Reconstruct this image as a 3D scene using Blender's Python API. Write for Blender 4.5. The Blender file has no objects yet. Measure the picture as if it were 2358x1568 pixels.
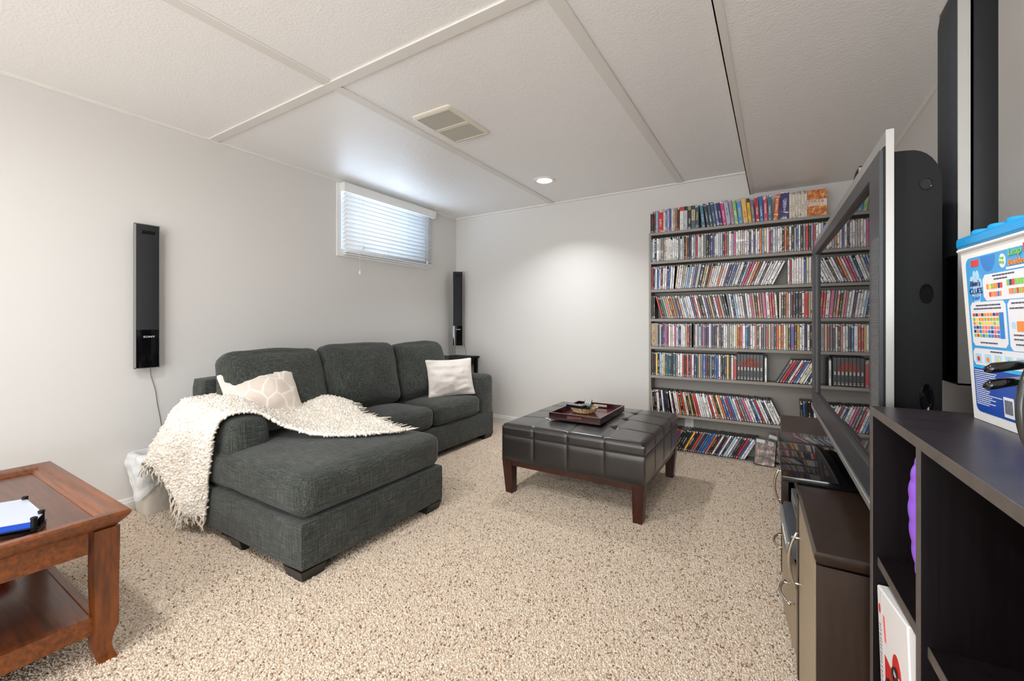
import bpy, bmesh, math, random
from mathutils import Vector, Matrix, noise
PI = math.pi
C = bpy.context.scene.collection
SC = bpy.context.scene
random.seed(7)
R = math.radians

# ------------------------------------------------------------------ camera
F_PX, YAW, HORIZON, CAM_H = 985.2, R(31.614), 742.3, 1.05
cam = bpy.data.cameras.new('camera')
cam.sensor_width = 36.0
cam.sensor_fit = 'HORIZONTAL'
cam.lens = F_PX * 36.0 / 2358.0
cam.shift_y = -(784 - HORIZON) / 2358.0
cam.clip_start = 0.02
cam_o = bpy.data.objects.new('camera', cam)
cam_o.location = (0, 0, CAM_H)
cam_o.rotation_euler = (PI / 2, 0, YAW)
C.objects.link(cam_o)
SC.camera = cam_o

# ------------------------------------------------------------------ world, exposure
w = bpy.data.worlds.new('sky')
w.use_nodes = True
w.node_tree.nodes['Background'].inputs[0].default_value = (0.75, 0.86, 1.0, 1)
w.node_tree.nodes['Background'].inputs[1].default_value = 1.0
SC.world = w
SC.view_settings.view_transform = 'Standard'
SC.view_settings.look = 'None'
SC.view_settings.gamma = 1.0
SC.view_settings.use_curve_mapping = False
SC.view_settings.exposure = 0.06
try:
    SC.cycles.use_denoising = True
    SC.cycles.max_bounces = 10
    SC.cycles.diffuse_bounces = 6
    SC.cycles.glossy_bounces = 4
    SC.cycles.transmission_bounces = 6
    SC.cycles.transparent_max_bounces = 12
    SC.cycles.sample_clamp_indirect = 6
    SC.cycles.caustics_reflective = False
    SC.cycles.caustics_refractive = False
except Exception:
    pass

# room
LX, BX, BY, FY, CZ = -3.076, 0.58, 3.79, -4.6, 2.225     # left wall, right wall, back wall, front wall, ceiling
BKX, BKZ = -0.164, 2.043                                  # bulkhead edge and underside
POT = [(-1.62, 3.14, 10), (-1.62, 0.02, 17), (-0.75, -2.2, 40), (-2.4, -2.2, 18), (-0.42, 0.45, 15)]  # last three are unseen lamps added to brighten the room

def area(name, loc, rot, size, energy, col, size_y=None, shape=None, spread=None):
    l = bpy.data.lights.new(name, 'AREA')
    l.energy = energy
    l.color = col
    l.size = size
    if shape: l.shape = shape
    if size_y:
        l.shape = 'RECTANGLE'; l.size_y = size_y
    if spread: l.spread = spread
    o = bpy.data.objects.new(name, l)
    o.location = loc; o.rotation_euler = rot
    C.objects.link(o)
    return o
WARM = (0.93, 0.965, 1.0)
for i, (px, py, e) in enumerate(POT):
    area('pot_lamp', (px, py, CZ - 0.012), (0, 0, 0), 0.12, e, WARM, shape='DISK', spread=R((118, 172, 170, 170, 170)[i]))
# two unseen area lights added behind the camera as soft fill
area('rear_fill_light', (-1.25, FY + .06, 1.12), (PI / 2 + R(38), 0, 0), 3.4, 140, (0.89, 0.95, 1.0), size_y=2.0)
area('side_fill_light', (BX - .03, -1.9, 1.12), (0, PI / 2 + R(16), R(-56)), 2.0, 66, (0.89, 0.95, 1.0), size_y=2.2, spread=R(130))  # added fill aimed across at the left wall, no opening there
# daylight outside the basement window, shining in through the glass and the blind
area('window_daylight', (LX - 0.34, 2.79, 1.80), (0, -PI / 2 - R(18), 0), 0.7, 21, (0.66, 0.82, 1.0), size_y=1.2)

# ------------------------------------------------------------------ helpers
def lin(c):
    return tuple((x / 255 / 12.92) if x / 255 <= 0.04045 else ((x / 255 + 0.055) / 1.055) ** 2.4 for x in c) + (1,)

class NT:
    def __init__(s, name):
        s.m = bpy.data.materials.new(name); s.m.use_nodes = True
        s.t = s.m.node_tree; s.n = s.t.nodes; s.l = s.t.links
        s.b = s.n['Principled BSDF']
    def add(s, typ, **kw):
        n = s.n.new(typ)
        for k, v in kw.items():
            if k in n.inputs.keys() if isinstance(k, str) else False: n.inputs[k].default_value = v
            else: setattr(n, k, v)
        return n
    def link(s, a, b): s.l.new(a, b)
    def coord(s, kind='Object', scale=(1, 1, 1)):
        tc = s.n.new('ShaderNodeTexCoord'); mp = s.n.new('ShaderNodeMapping')
        mp.inputs['Scale'].default_value = scale
        s.l.new(tc.outputs[kind], mp.inputs[0])
        return mp.outputs[0]
    def noise(s, vec, scale, detail=3, rough=.5):
        n = s.n.new('ShaderNodeTexNoise'); n.inputs['Scale'].default_value = scale
        n.inputs['Detail'].default_value = detail; n.inputs['Roughness'].default_value = rough
        s.l.new(vec, n.inputs['Vector'])
        return n.outputs['Fac']
    def ramp(s, fac, stops):
        r = s.n.new('ShaderNodeValToRGB')
        e = r.color_ramp.elements
        while len(e) < len(stops): e.new(0.5)
        for i, (p, c) in enumerate(stops):
            e[i].position = p; e[i].color = c
        s.l.new(fac, r.inputs[0])
        return r.outputs[0]
    def mix(s, fac, a, b, mode='MIX'):
        m = s.n.new('ShaderNodeMix'); m.data_type = 'RGBA'; m.blend_type = mode
        for sock, v in ((m.inputs[0], fac), (m.inputs[6], a), (m.inputs[7], b)):
            if hasattr(v, 'links'): s.l.new(v, sock)
            else: sock.default_value = v
        return m.outputs[2]
    def math(s, op, a, b=0.0, c=None):
        m = s.n.new('ShaderNodeMath'); m.operation = op
        for i, v in enumerate((a, b, c)):
            if v is None: continue
            if hasattr(v, 'links'): s.l.new(v, m.inputs[i])
            else: m.inputs[i].default_value = v
        return m.outputs[0]
    def bump(s, fac, strength=.3, dist=.01):
        b = s.n.new('ShaderNodeBump'); b.inputs['Strength'].default_value = strength
        b.inputs['Distance'].default_value = dist
        s.l.new(fac, b.inputs['Height']); s.l.new(b.outputs[0], s.b.inputs['Normal'])
    def set(s, col=None, rough=None, metal=None, **kw):
        if col is not None:
            if hasattr(col, 'links'): s.l.new(col, s.b.inputs['Base Color'])
            else: s.b.inputs['Base Color'].default_value = col
        if rough is not None: s.b.inputs['Roughness'].default_value = rough
        if metal is not None: s.b.inputs['Metallic'].default_value = metal
        for k, v in kw.items(): s.b.inputs[k].default_value = v
        return s

def M(name, col, rough=.5, metal=0, var=None, bump=None, **kw):
    """plain material: sRGB colour, optional noise variation (scale, amount) and bump (scale, strength, dist)"""
    s = NT(name); c = lin(col)
    if var:
        v = s.coord('Object')
        f = s.noise(v, var[0], 4)
        d = tuple(x * (1 - var[1]) for x in c[:3]) + (1,)
        u = tuple(min(1, x * (1 + var[1])) for x in c[:3]) + (1,)
        s.set(s.ramp(f, [(.3, d), (.7, u)]))
    else: s.set(c)
    s.set(None, rough, metal, **kw)
    if bump:
        v = s.coord('Object')
        s.bump(s.noise(v, bump[0], 4, .6), bump[1], bump[2])
    return s.m

def wood(name, dark, light, scale=(2, 30, 30), rough=.3, coat=0.0, blot=6):
    s = NT(name)
    v = s.coord('Object', scale)
    g = s.noise(v, 1.6, 6, .65)
    b = s.noise(s.coord('Object'), blot, 3, .5)
    g2 = s.math('ADD', s.math('MULTIPLY', g, .6), s.math('MULTIPLY', b, .4))
    s.set(s.ramp(g2, [(.33, lin(dark)), (.66, lin(light))]), rough)
    s.b.inputs['Coat Weight'].default_value = coat
    s.b.inputs['Coat Roughness'].default_value = .12
    s.bump(g, .06, .002)
    return s.m

def fabric(name, dark, mid, light, rough=.95):
    s = NT(name)
    a = s.noise(s.coord('Object', (14, 330, 330)), 1, 2)
    b = s.noise(s.coord('Object', (330, 14, 330)), 1, 2)
    c = s.noise(s.coord('Object', (330, 330, 14)), 1, 2)
    m = s.math('MULTIPLY', s.math('ADD', s.math('ADD', a, b), c), .3333)
    big = s.noise(s.coord('Object'), 5, 3)
    mm = s.math('ADD', m, s.math('MULTIPLY', s.math('SUBTRACT', big, .5), .10))
    s.set(s.ramp(mm, [(.36, lin(dark)), (.5, lin(mid)), (.66, lin(light))]), rough)
    s.b.inputs['Sheen Weight'].default_value = .15
    s.b.inputs['Specular IOR Level'].default_value = .2
    s.bump(m, .5, .002)
    return s.m

class MB:
    """bmesh builder"""
    def __init__(s): s.bm = bmesh.new(); s.mi = 0
    def _f(s, faces):
        for f in faces: f.material_index = s.mi
    def box(s, x0, x1, y0, y1, z0, z1, bev=0, seg=2, mat=None):
        r = bmesh.ops.create_cube(s.bm, size=1)
        vs = r['verts']
        for v in vs:
            v.co = Vector(((x0 + x1) / 2 + v.co.x * (x1 - x0), (y0 + y1) / 2 + v.co.y * (y1 - y0), (z0 + z1) / 2 + v.co.z * (z1 - z0)))
            if mat: v.co = mat @ v.co
        fs = {f for v in vs for f in v.link_faces}
        if bev:
            es = list({e for v in vs for e in v.link_edges})
            r = bmesh.ops.bevel(s.bm, geom=es, offset=bev, segments=seg, affect='EDGES', profile=.6)
            fs = {f for f in fs if f.is_valid} | set(r['faces'])
        s._f(fs)
        return s
    def poly(s, pts):
        vs = [s.bm.verts.new(p) for p in pts]
        f = s.bm.faces.new(vs); f.material_index = s.mi
        return f
    def prism(s, outline, fn, h0, h1):
        """outline 2D list; fn(a,b,h)->xyz ; extruded between h0,h1"""
        lo = [s.bm.verts.new(fn(a, b, h0)) for a, b in outline]
        hi = [s.bm.verts.new(fn(a, b, h1)) for a, b in outline]
        n = len(outline); fs = []
        for i in range(n):
            j = (i + 1) % n
            fs.append(s.bm.faces.new((lo[i], lo[j], hi[j], hi[i])))
        fs.append(s.bm.faces.new(lo[::-1])); fs.append(s.bm.faces.new(hi))
        s._f(fs); return s
    def loft(s, rings, cap=True, closed=True):
        vr = [[s.bm.verts.new(p) for p in r] for r in rings]
        n = len(rings[0]); fs = []
        for a, b in zip(vr[:-1], vr[1:]):
            for i in range(n if closed else n - 1):
                j = (i + 1) % n
                fs.append(s.bm.faces.new((a[i], a[j], b[j], b[i])))
        if cap and closed:
            fs.append(s.bm.faces.new(vr[0][::-1])); fs.append(s.bm.faces.new(vr[-1]))
        s._f(fs); return s
    def lathe(s, prof, cx=0, cy=0, n=24, cap=True):
        return s.loft([[(cx + r * math.cos(2 * PI * i / n), cy + r * math.sin(2 * PI * i / n), z) for i in range(n)] for r, z in prof], cap)
    def tube(s, pts, rad, n=6, cap=True):
        pts = [Vector(p) for p in pts]; rings = []
        for i, p in enumerate(pts):
            t = (pts[min(i + 1, len(pts) - 1)] - pts[max(i - 1, 0)])
            if t.length < 1e-9: t = Vector((0, 0, 1))
            t.normalize()
            u = t.cross(Vector((0, 0, 1)) if abs(t.z) < .9 else Vector((1, 0, 0))).normalized(); v = t.cross(u)
            r = rad[i] if isinstance(rad, (list, tuple)) else rad
            rings.append([p + u * (r * math.cos(2 * PI * k / n)) + v * (r * math.sin(2 * PI * k / n)) for k in range(n)])
        return s.loft(rings, cap)
    def grid(s, fn, nu, nv, closed_u=False):
        vs = [[s.bm.verts.new(fn(i / nu, j / nv)) for j in range(nv + 1)] for i in range(nu + (0 if closed_u else 1))]
        k = len(vs); fs = []
        for i in range(nu):
            for j in range(nv):
                fs.append(s.bm.faces.new((vs[i][j], vs[(i + 1) % k][j], vs[(i + 1) % k][j + 1], vs[i][j + 1])))
        s._f(fs); return s
    def build(s, name, mats, parent=None, smooth=None, loc=None, rot=None, recalc=True):
        if recalc: bmesh.ops.recalc_face_normals(s.bm, faces=s.bm.faces[:])
        me = bpy.data.meshes.new(name)
        s.bm.to_mesh(me); s.bm.free()
        for m in (mats if isinstance(mats, (list, tuple)) else [mats]): me.materials.append(m)
        if smooth is not None:
            me.shade_smooth() if smooth >= 180 else None
            if smooth < 180:
                me.shade_smooth()
                try: me.set_sharp_from_angle(angle=R(smooth))
                except Exception: pass
        o = bpy.data.objects.new(name, me)
        C.objects.link(o)
        if parent: o.parent = parent
        if loc: o.location = loc
        if rot: o.rotation_euler = rot
        return o

def tag(o, label=None, cat=None, group=None, kind=None):
    if label: o['label'] = label
    if cat: o['category'] = cat
    if group: o['group'] = group
    if kind: o['kind'] = kind
    return o
def thing(name, label, cat, loc=(0, 0, 0), rotz=0, group=None):
    o = bpy.data.objects.new(name, None); o.empty_display_size = .05
    C.objects.link(o); o.location = loc; o.rotation_euler = (0, 0, rotz)
    return tag(o, label, cat, group)
def struct(o): o['kind'] = 'structure'; return o

def soft_box(w, d, h, r, n=14, puff=(0, 0, 0), wr=0, seed=0, sag=0, pinch=0):
    """cushion: rounded cube, puffed per axis, wrinkled. centred at the origin in x,y; z from 0..h"""
    s = MB()
    bmesh.ops.create_cube(s.bm, size=2)
    bmesh.ops.subdivide_edges(s.bm, edges=s.bm.edges[:], cuts=n, use_grid_fill=True)
    hx, hy, hz = w / 2, d / 2, h / 2
    for v in s.bm.verts:
        u = v.co.copy()
        p = Vector((u.x * hx, u.y * hy, u.z * hz))
        q = Vector((max(-hx + r, min(hx - r, p.x)), max(-hy + r, min(hy - r, p.y)), max(-hz + r, min(hz - r, p.z))))
        e = p - q
        if e.length > 1e-9: p = q + e.normalized() * r
        bx, by, bz = 1 - u.x ** 2, 1 - u.y ** 2, 1 - u.z ** 2
        p.x += puff[0] * u.x * by * bz; p.y += puff[1] * u.y * bx * bz; p.z += puff[2] * u.z * bx * by
        if pinch:
            k = 1 - pinch * (u.x ** 2) * (u.y ** 2)
            p.z *= k
        if wr:
            nv = noise.noise_vector(Vector((p.x * 6 + seed, p.y * 6, p.z * 6)))
            n2 = noise.noise(Vector((p.x * 19 + seed, p.y * 5 + seed, p.z * 9)))
            p += nv * wr + p.normalized() * n2 * wr * .5
        p.z += hz
        if sag: p.z -= sag * bx * by * (p.z / h)
        v.co = p
    return s

def text_mesh(body, size, mat, loc, rot, parent, name='lettering', extrude=.0003, align='CENTER', sx=1.0):
    cu = bpy.data.curves.new(name, 'FONT'); cu.body = body; cu.size = size; cu.extrude = extrude
    cu.align_x = align; cu.align_y = 'CENTER'; cu.resolution_u = 2
    t = bpy.data.objects.new('tmp', cu); C.objects.link(t)
    me = bpy.data.meshes.new_from_object(t.evaluated_get(bpy.context.evaluated_depsgraph_get()))
    bpy.data.objects.remove(t); bpy.data.curves.remove(cu)
    me.name = name; me.materials.clear(); me.materials.append(mat)
    o = bpy.data.objects.new(name, me); C.objects.link(o)
    o.parent = parent; o.location = loc; o.rotation_euler = rot; o.scale = (sx, 1, 1)
    return o

def scatter(o, mat, density, size, stretch, seed=0, align=.35, mesh='ICO'):
    """geometry nodes: tufts standing on the mesh of o; the mesh itself is kept"""
    g = bpy.data.node_groups.new('tufts', 'GeometryNodeTree')
    g.interface.new_socket('Geometry', in_out='INPUT', socket_type='NodeSocketGeometry')
    g.interface.new_socket('Geometry', in_out='OUTPUT', socket_type='NodeSocketGeometry')
    N, L = g.nodes, g.links
    gi, go = N.new('NodeGroupInput'), N.new('NodeGroupOutput')
    dp = N.new('GeometryNodeDistributePointsOnFaces'); dp.inputs['Density'].default_value = density; dp.inputs['Seed'].default_value = seed
    L.new(gi.outputs[0], dp.inputs['Mesh'])
    ico = N.new('GeometryNodeMeshIcoSphere'); ico.inputs['Radius'].default_value = 1.0; ico.inputs['Subdivisions'].default_value = 1
    tr = N.new('GeometryNodeTransform'); tr.inputs['Scale'].default_value = stretch
    L.new(ico.outputs[0], tr.inputs[0])
    sm = N.new('GeometryNodeSetMaterial'); sm.inputs['Material'].default_value = mat
    L.new(tr.outputs[0], sm.inputs[0])
    ss = N.new('GeometryNodeSetShadeSmooth'); L.new(sm.outputs[0], ss.inputs[0])
    rv = N.new('FunctionNodeRandomValue'); rv.data_type = 'FLOAT_VECTOR'
    rv.inputs[0].default_value = (-align, -align, -PI); rv.inputs[1].default_value = (align, align, PI)
    rr = N.new('FunctionNodeRotateRotation')
    rr.rotation_space = 'LOCAL'
    L.new(dp.outputs['Rotation'], rr.inputs[0]); L.new(rv.outputs[0], rr.inputs[1])
    rs = N.new('FunctionNodeRandomValue'); rs.data_type = 'FLOAT'
    rs.inputs[2].default_value = size[0]; rs.inputs[3].default_value = size[1]; rs.inputs['Seed'].default_value = 3
    ip = N.new('GeometryNodeInstanceOnPoints')
    L.new(dp.outputs['Points'], ip.inputs['Points']); L.new(ss.outputs[0], ip.inputs['Instance'])
    L.new(rr.outputs[0], ip.inputs['Rotation']); L.new(rs.outputs[1], ip.inputs['Scale'])
    jg = N.new('GeometryNodeJoinGeometry')
    L.new(gi.outputs[0], jg.inputs[0]); L.new(ip.outputs[0], jg.inputs[0]); L.new(jg.outputs[0], go.inputs[0])
    md = o.modifiers.new('tufts', 'NODES'); md.node_group = g

# ------------------------------------------------------------------ materials
m_wall = M('wall_paint', (216, 213, 209), .55, bump=(90, .04, .002))
m_panel = NT('ceiling_stipple')
_v = m_panel.coord('Object')
_a = m_panel.noise(_v, 95, 3, .6); _b = m_panel.noise(_v, 38, 2, .5)
m_panel.set(lin((241, 240, 239)), .40)
m_panel.bump(m_panel.math('ADD', m_panel.math('MULTIPLY', _a, .7), m_panel.math('MULTIPLY', _b, .5)), .42, .006)
m_panel = m_panel.m
m_trim = M('white_trim', (226, 223, 218), .4)
m_white = M('white_plastic', (236, 236, 234), .35)
m_shelfgrey = M('grey_shelf_paint', (156, 149, 141), .5, bump=(60, .05, .002))
m_dark = M('black_plastic', (20, 21, 22), .45, **{'Specular IOR Level': .25})
m_black = M('gloss_black', (10, 10, 12), .06)
m_grille = NT('speaker_cloth')
_w = m_grille.noise(m_grille.coord('Object'), 900, 1)
m_grille.set(m_grille.ramp(_w, [(.35, lin((14, 15, 17))), (.65, lin((44, 46, 50)))]), .8); m_grille.bump(_w, .3, .001)
m_grille = m_grille.m
m_silver = M('silver_plastic', (168, 166, 162), .34, .6)
m_chrome = M('brushed_nickel', (200, 195, 188), .25, 1.0)
m_sofa = fabric('charcoal_linen', (30, 33, 31), (55, 58, 54), (98, 100, 92))
m_leather = M('dark_leather', (27, 23, 21), .38, var=(8, .15), bump=(260, .08, .002), **{'Coat Weight': .7, 'Coat Roughness': .26})
m_legwood = wood('walnut_stain', (36, 15, 10), (68, 32, 20), (30, 30, 3), .35)
m_espresso = wood('espresso_laminate', (10, 6, 7), (24, 16, 18), (70, 70, 2.5), .5, 0, 3)
m_espresso.node_tree.nodes['Principled BSDF'].inputs['Specular IOR Level'].default_value = .15
m_espedge = M('espresso_edge', (84, 76, 70), .5, var=(40, .15))
m_standwood = wood('dark_stand_wood', (30, 20, 14), (52, 36, 26), (40, 40, 3), .34, .1)
m_champ = M('champagne_panel', (164, 148, 122), .38, .35, var=(30, .08))
m_cherry = wood('cherry_wood', (62, 26, 6), (142, 76, 24), (3, 40, 40), .33, .2, 1.6)
m_cherryl = wood('cherry_leg_wood', (56, 24, 6), (134, 70, 22), (30, 30, 4), .3, .25, 3)
m_cherryd = wood('cherry_wood_dark', (52, 21, 8), (112, 56, 22), (3, 40, 40), .3, .25, 1.6)
m_throw = M('cream_yarn', (232, 222, 208), .95, var=(3, .06))
m_tuft = NT('cream_tuft')
_oi = m_tuft.n.new('ShaderNodeObjectInfo')
m_tuft.set(m_tuft.ramp(_oi.outputs['Random'], [(0, lin((214, 202, 186))), (.5, lin((236, 228, 216))), (1, lin((248, 243, 236)))]), .95)
m_tuft = m_tuft.m
m_carpet = NT('carpet_base')
_v = m_carpet.coord('Object')
_a = m_carpet.noise(_v, 140, 2, .6); _b = m_carpet.noise(_v, 2.2, 3)
m_carpet.set(m_carpet.mix(m_carpet.math('MULTIPLY', _b, .25), m_carpet.ramp(_a, [(.3, lin((168, 148, 128))), (.45, lin((200, 184, 166))), (.7, lin((216, 202, 186)))]), lin((190, 160, 128))), .95)
m_carpet.bump(_a, .8, .01); m_carpet = m_carpet.m
m_ctuft = NT('carpet_tuft')
_oi = m_ctuft.n.new('ShaderNodeObjectInfo')
_p = m_ctuft.noise(m_ctuft.coord('Object'), 2.5, 2)
m_ctuft.set(m_ctuft.ramp(_oi.outputs['Random'], [(0, lin((106, 84, 68))), (.06, lin((150, 120, 94))), (.11, lin((200, 181, 160))), (.6, lin((213, 197, 177))), (.93, lin((224, 211, 194))), (1, lin((196, 156, 120)))]), .95)
m_ctuft = m_ctuft.m

# ------------------------------------------------------------------ room shell
T = .12
struct(MB().box(LX - T, BX + T, FY - T, BY + T, -.1, 0).build('floor', m_carpet))
fl = bpy.data.objects['floor']
pile = MB()
pile.grid(lambda u, v: (LX + .01 + u * (BX - .02 - LX), .15 + v * 3.50, .0012), 4, 4)
pile = pile.build('carpet_pile', m_carpet, fl)
tag(pile, kind='stuff')
scatter(pile, m_ctuft, 40000, (.0027, .0048), (1, .75, 1.3), 5, .9)
# left wall with the window opening
WY0, WY1, WZ0, WZ1 = 2.275, 3.315, 1.635, 2.185
mb = MB()
mb.box(LX - T, LX, FY - T, WY0, 0, CZ + .1).box(LX - T, LX, WY1, BY + T, 0, CZ + .1)
mb.box(LX - T, LX, WY0, WY1, 0, WZ0).box(LX - T, LX, WY0, WY1, WZ1, CZ + .1)
struct(mb.build('wall_left', m_wall))
struct(MB().box(LX - T, BX + T, BY, BY + T, 0, CZ + .1).build('wall_back', m_wall))
struct(MB().box(BX, BX + T, FY, BY, 0, CZ + .1).build('wall_right', m_wall))
struct(MB().box(LX - T, BX + T, FY - T, FY, 0, CZ + .1).build('wall_front', m_wall))
ceil = struct(MB().box(LX - T, BX + T, FY - T, BY + T, CZ + .004, CZ + .1).build('ceiling', m_panel))
SXs = [LX, -1.86, -.675, BKX]
SYs = [FY, -3.55, -1.11, 1.33, BY]
for i in range(3):
    for j in range(4):
        MB().box(SXs[i] + .004, SXs[i + 1] - .004, SYs[j] + .004, SYs[j + 1] - .004, CZ - .004, CZ + .004, .002, 1).build('ceiling_panel', m_panel, ceil)
k = 1
for x in (-1.86, -.675):
    for j in range(4):
        struct(MB().box(x - .028, x + .028, SYs[j] + (.03 if j else 0), SYs[j + 1] - .028, CZ - .012, CZ - .0045, .002, 1).build('trim_%d' % k, m_trim)); k += 1
for y in (-3.55, -1.11, 1.33):
    struct(MB().box(LX, BKX, y - .028, y + .028, CZ - .013, CZ - .0045, .002, 1).build('trim_%d' % k, m_trim)); k += 1
def cove(p0, p1, inward, name):
    """small quarter-round moulding between ceiling and wall"""
    d = Vector(p1) - Vector(p0); iw = Vector(inward)
    prof = [(0, 0), (.016, 0), (.014, -.008), (.008, -.014), (0, -.016)]
    mb = MB(); mb.loft([[Vector(p) + iw * a + Vector((0, 0, b)) for a, b in prof] for p in (p0, p1)])
    return struct(mb.build(name, m_trim))
cove((LX, FY, CZ - .004), (LX, BY, CZ - .004), (1, 0, 0), 'trim_%d' % k); k += 1
cove((LX, BY, CZ - .004), (BKX, BY, CZ - .004), (0, -1, 0), 'trim_%d' % k); k += 1
# bulkhead
bulk = struct(MB().box(BKX, BX + .02, FY, BY + .02, BKZ, CZ + .05).build('ceiling_bulkhead', m_panel))
mb = MB()
mb.box(BKX - .004, BKX + .026, FY, BY, BKZ - .004, BKZ + .0005).box(BKX - .004, BKX + .0005, FY, BY, BKZ - .004, BKZ + .03)
struct(mb.build('trim_%d' % k, m_trim)); k += 1
cove((BX, FY, BKZ), (BX, BY, BKZ), (-1, 0, 0), 'trim_%d' % k); k += 1
def baseboard(p0, p1, inward, name):
    iw = Vector(inward)
    prof = [(0, 0), (.013, 0), (.013, .045), (.009, .055), (.009, .062), (.004, .072), (0, .072)]
    mb = MB(); mb.loft([[Vector(p) + iw * a + Vector((0, 0, b)) for a, b in prof] for p in (p0, p1)])
    return struct(mb.build(name, m_trim))
baseboard((LX, FY, 0), (LX, BY, 0), (1, 0, 0), 'baseboard_left')
baseboard((LX, BY, 0), (-.905, BY, 0), (0, -1, 0), 'baseboard_back')
baseboard((BX, FY, 0), (BX, 3.6, 0), (-1, 0, 0), 'baseboard_right')

# ------------------------------------------------------------------ window, blind
mb = MB()
for a in ((WY0, WY0 + .04, WZ0, WZ1), (WY1 - .04, WY1, WZ0, WZ1), (WY0 + .04, WY1 - .04, WZ0, WZ0 + .04), (WY0 + .04, WY1 - .04, WZ1 - .04, WZ1), (2.775, 2.815, WZ0 + .04, WZ1 - .04)):
    mb.box(LX - .1, LX - .06, a[0], a[1], a[2], a[3])
win = struct(mb.build('window_1', m_white))
g = NT('window_glass')
tb = g.n.new('ShaderNodeBsdfTransparent'); gl = g.n.new('ShaderNodeBsdfGlossy'); gl.inputs['Roughness'].default_value = .02
mx = g.n.new('ShaderNodeMixShader'); mx.inputs[0].default_value = .06
g.l.new(tb.outputs[0], mx.inputs[1]); g.l.new(gl.outputs[0], mx.inputs[2]); g.l.new(mx.outputs[0], g.n['Material Output'].inputs[0])
for y0, y1 in ((WY0 + .04, 2.775), (2.815, WY1 - .04)):
    MB().box(LX - .082, LX - .078, y0, y1, WZ0 + .04, WZ1 - .04).build('pane', g.m, win)
mb = MB()   # flat casing on the wall
mb.box(LX, LX + .012, 2.240, WY0, 1.600, CZ - .02).box(LX, LX + .012, WY1, 3.333, 1.600, CZ - .02)
mb.box(LX, LX + .012, WY0, WY1, 1.600, WZ0)
mb.build('casing', m_white, win)
blind = thing('window_blind', 'white horizontal slatted window blind, lowered, with its cords hanging below', 'blind', (LX + .012, 2.79, 1.62))
m_slat = NT('slat_white'); m_slat.set(lin((244, 246, 248)), .4); m_slat.b.inputs['Subsurface Weight'].default_value = 0
tl = m_slat.n.new('ShaderNodeBsdfTranslucent'); tl.inputs[0].default_value = (.85, .9, .97, 1)
mx = m_slat.n.new('ShaderNodeMixShader'); mx.inputs[0].default_value = .12
m_slat.l.new(m_slat.b.outputs[0], mx.inputs[1]); m_slat.l.new(tl.outputs[0], mx.inputs[2]); m_slat.l.new(mx.outputs[0], m_slat.n['Material Output'].inputs[0])
m_slat = m_slat.m
BZ = 1.62
mb = MB(); mb.box(.0, .062, -.53, .585, 2.128 - BZ, 2.203 - BZ, .003, 1)
mb.build('headrail', m_white, blind)
NS = 14
for i in range(NS):
    z = 2.122 - i * .0361 - BZ
    s_ = MB(); a = R(37)
    def sl(u, v, z=z, a=a):
        t = (u - .5) * .050; b = .0025 * (1 - (2 * u - 1) ** 2)
        return (.03 + t * math.cos(a) - b * math.sin(a), -.505 + v * 1.04, z + t * math.sin(a) + b * math.cos(a))
    s_.grid(sl, 6, 1)
    o = s_.build('slat', m_slat, blind, 180)
    md = o.modifiers.new('thick', 'SOLIDIFY'); md.thickness = .0025
mb = MB(); mb.box(.008, .055, -.505, .535, 1.628 - BZ, 1.640 - BZ, .003, 1); mb.box(.008, .055, -.505, .535, 1.612 - BZ, 1.622 - BZ, .003, 1)
mb.build('bottom_rail', m_white, blind)
for y in (-.33, -.06, .19, .42):
    MB().tube([(.054, y, 2.13 - BZ), (.054, y, 1.63 - BZ)], .0009, 4).build('ladder_cord', m_white, blind)
for y, zb in ((-.375, 1.488), (-.345, 1.70), (.45, 1.67)):
    c = MB().tube([(.06, y, 2.13 - BZ), (.062, y, zb - BZ)], .0011, 5).build('pull_cord', m_white, blind)
    MB().lathe([(.002, zb - BZ + .004), (.0065, zb - BZ - .004), (.0085, zb - BZ - .024), (.0075, zb - BZ - .028), (.001, zb - BZ - .03)], .062, y, 12).build('tassel', m_white, c)

# ------------------------------------------------------------------ ceiling fixtures
def lens_mat():
    s = NT('lamp_lens'); s.set(lin((255, 250, 240)), .3)
    s.b.inputs['Emission Color'].default_value = (1, .95, .86, 1); s.b.inputs['Emission Strength'].default_value = 9
    return s.m
m_lens = lens_mat()
for i, (x, y, e) in enumerate(POT):
    t = thing('recessed_light', ['round white recessed ceiling light glowing in front of the back wall', 'recessed ceiling light above the coffee table, out of view overhead', 'added recessed fill light, unseen behind the camera on the bulkhead side', 'added recessed fill light, unseen behind the camera on the window side', 'added recessed fill light beside the bulkhead, out of view overhead'][i], 'light', (x, y, CZ - .004))
    MB().lathe([(.060, -.001), (.062, -.006), (.075, -.009), (.092, -.004), (.093, 0), (.06, 0)], 0, 0, 40, False).build('trim_ring', m_white, t, 180)
    MB().lathe([(.0605, -.0015), (.0605, -.0045), (.03, -.0065), (.001, -.007)], 0, 0, 32, False).build('lens', m_lens, t, 180)
VX, VY = -1.63, 1.975
v = thing('ceiling_vent', 'square white ceiling speaker grille in two mesh halves', 'vent', (VX, VY, CZ - .004))
m_off = M('aged_white', (224, 218, 204), .4)
m_mesh = NT('perforated_mesh')
_v = m_mesh.coord('Object', (1, 1, 1))
_br = m_mesh.n.new('ShaderNodeTexVoronoi'); _br.inputs['Scale'].default_value = 260; _br.inputs['Randomness'].default_value = 0
m_mesh.l.new(_v, _br.inputs['Vector'])
m_mesh.set(m_mesh.ramp(_br.outputs['Distance'], [(.25, lin((150, 146, 134))), (.42, lin((206, 202, 188)))]), .6); m_mesh = m_mesh.m
mb = MB()
q = [(.135, .195), (.135, -.195), (-.135, -.195), (-.135, .195)]
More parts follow.
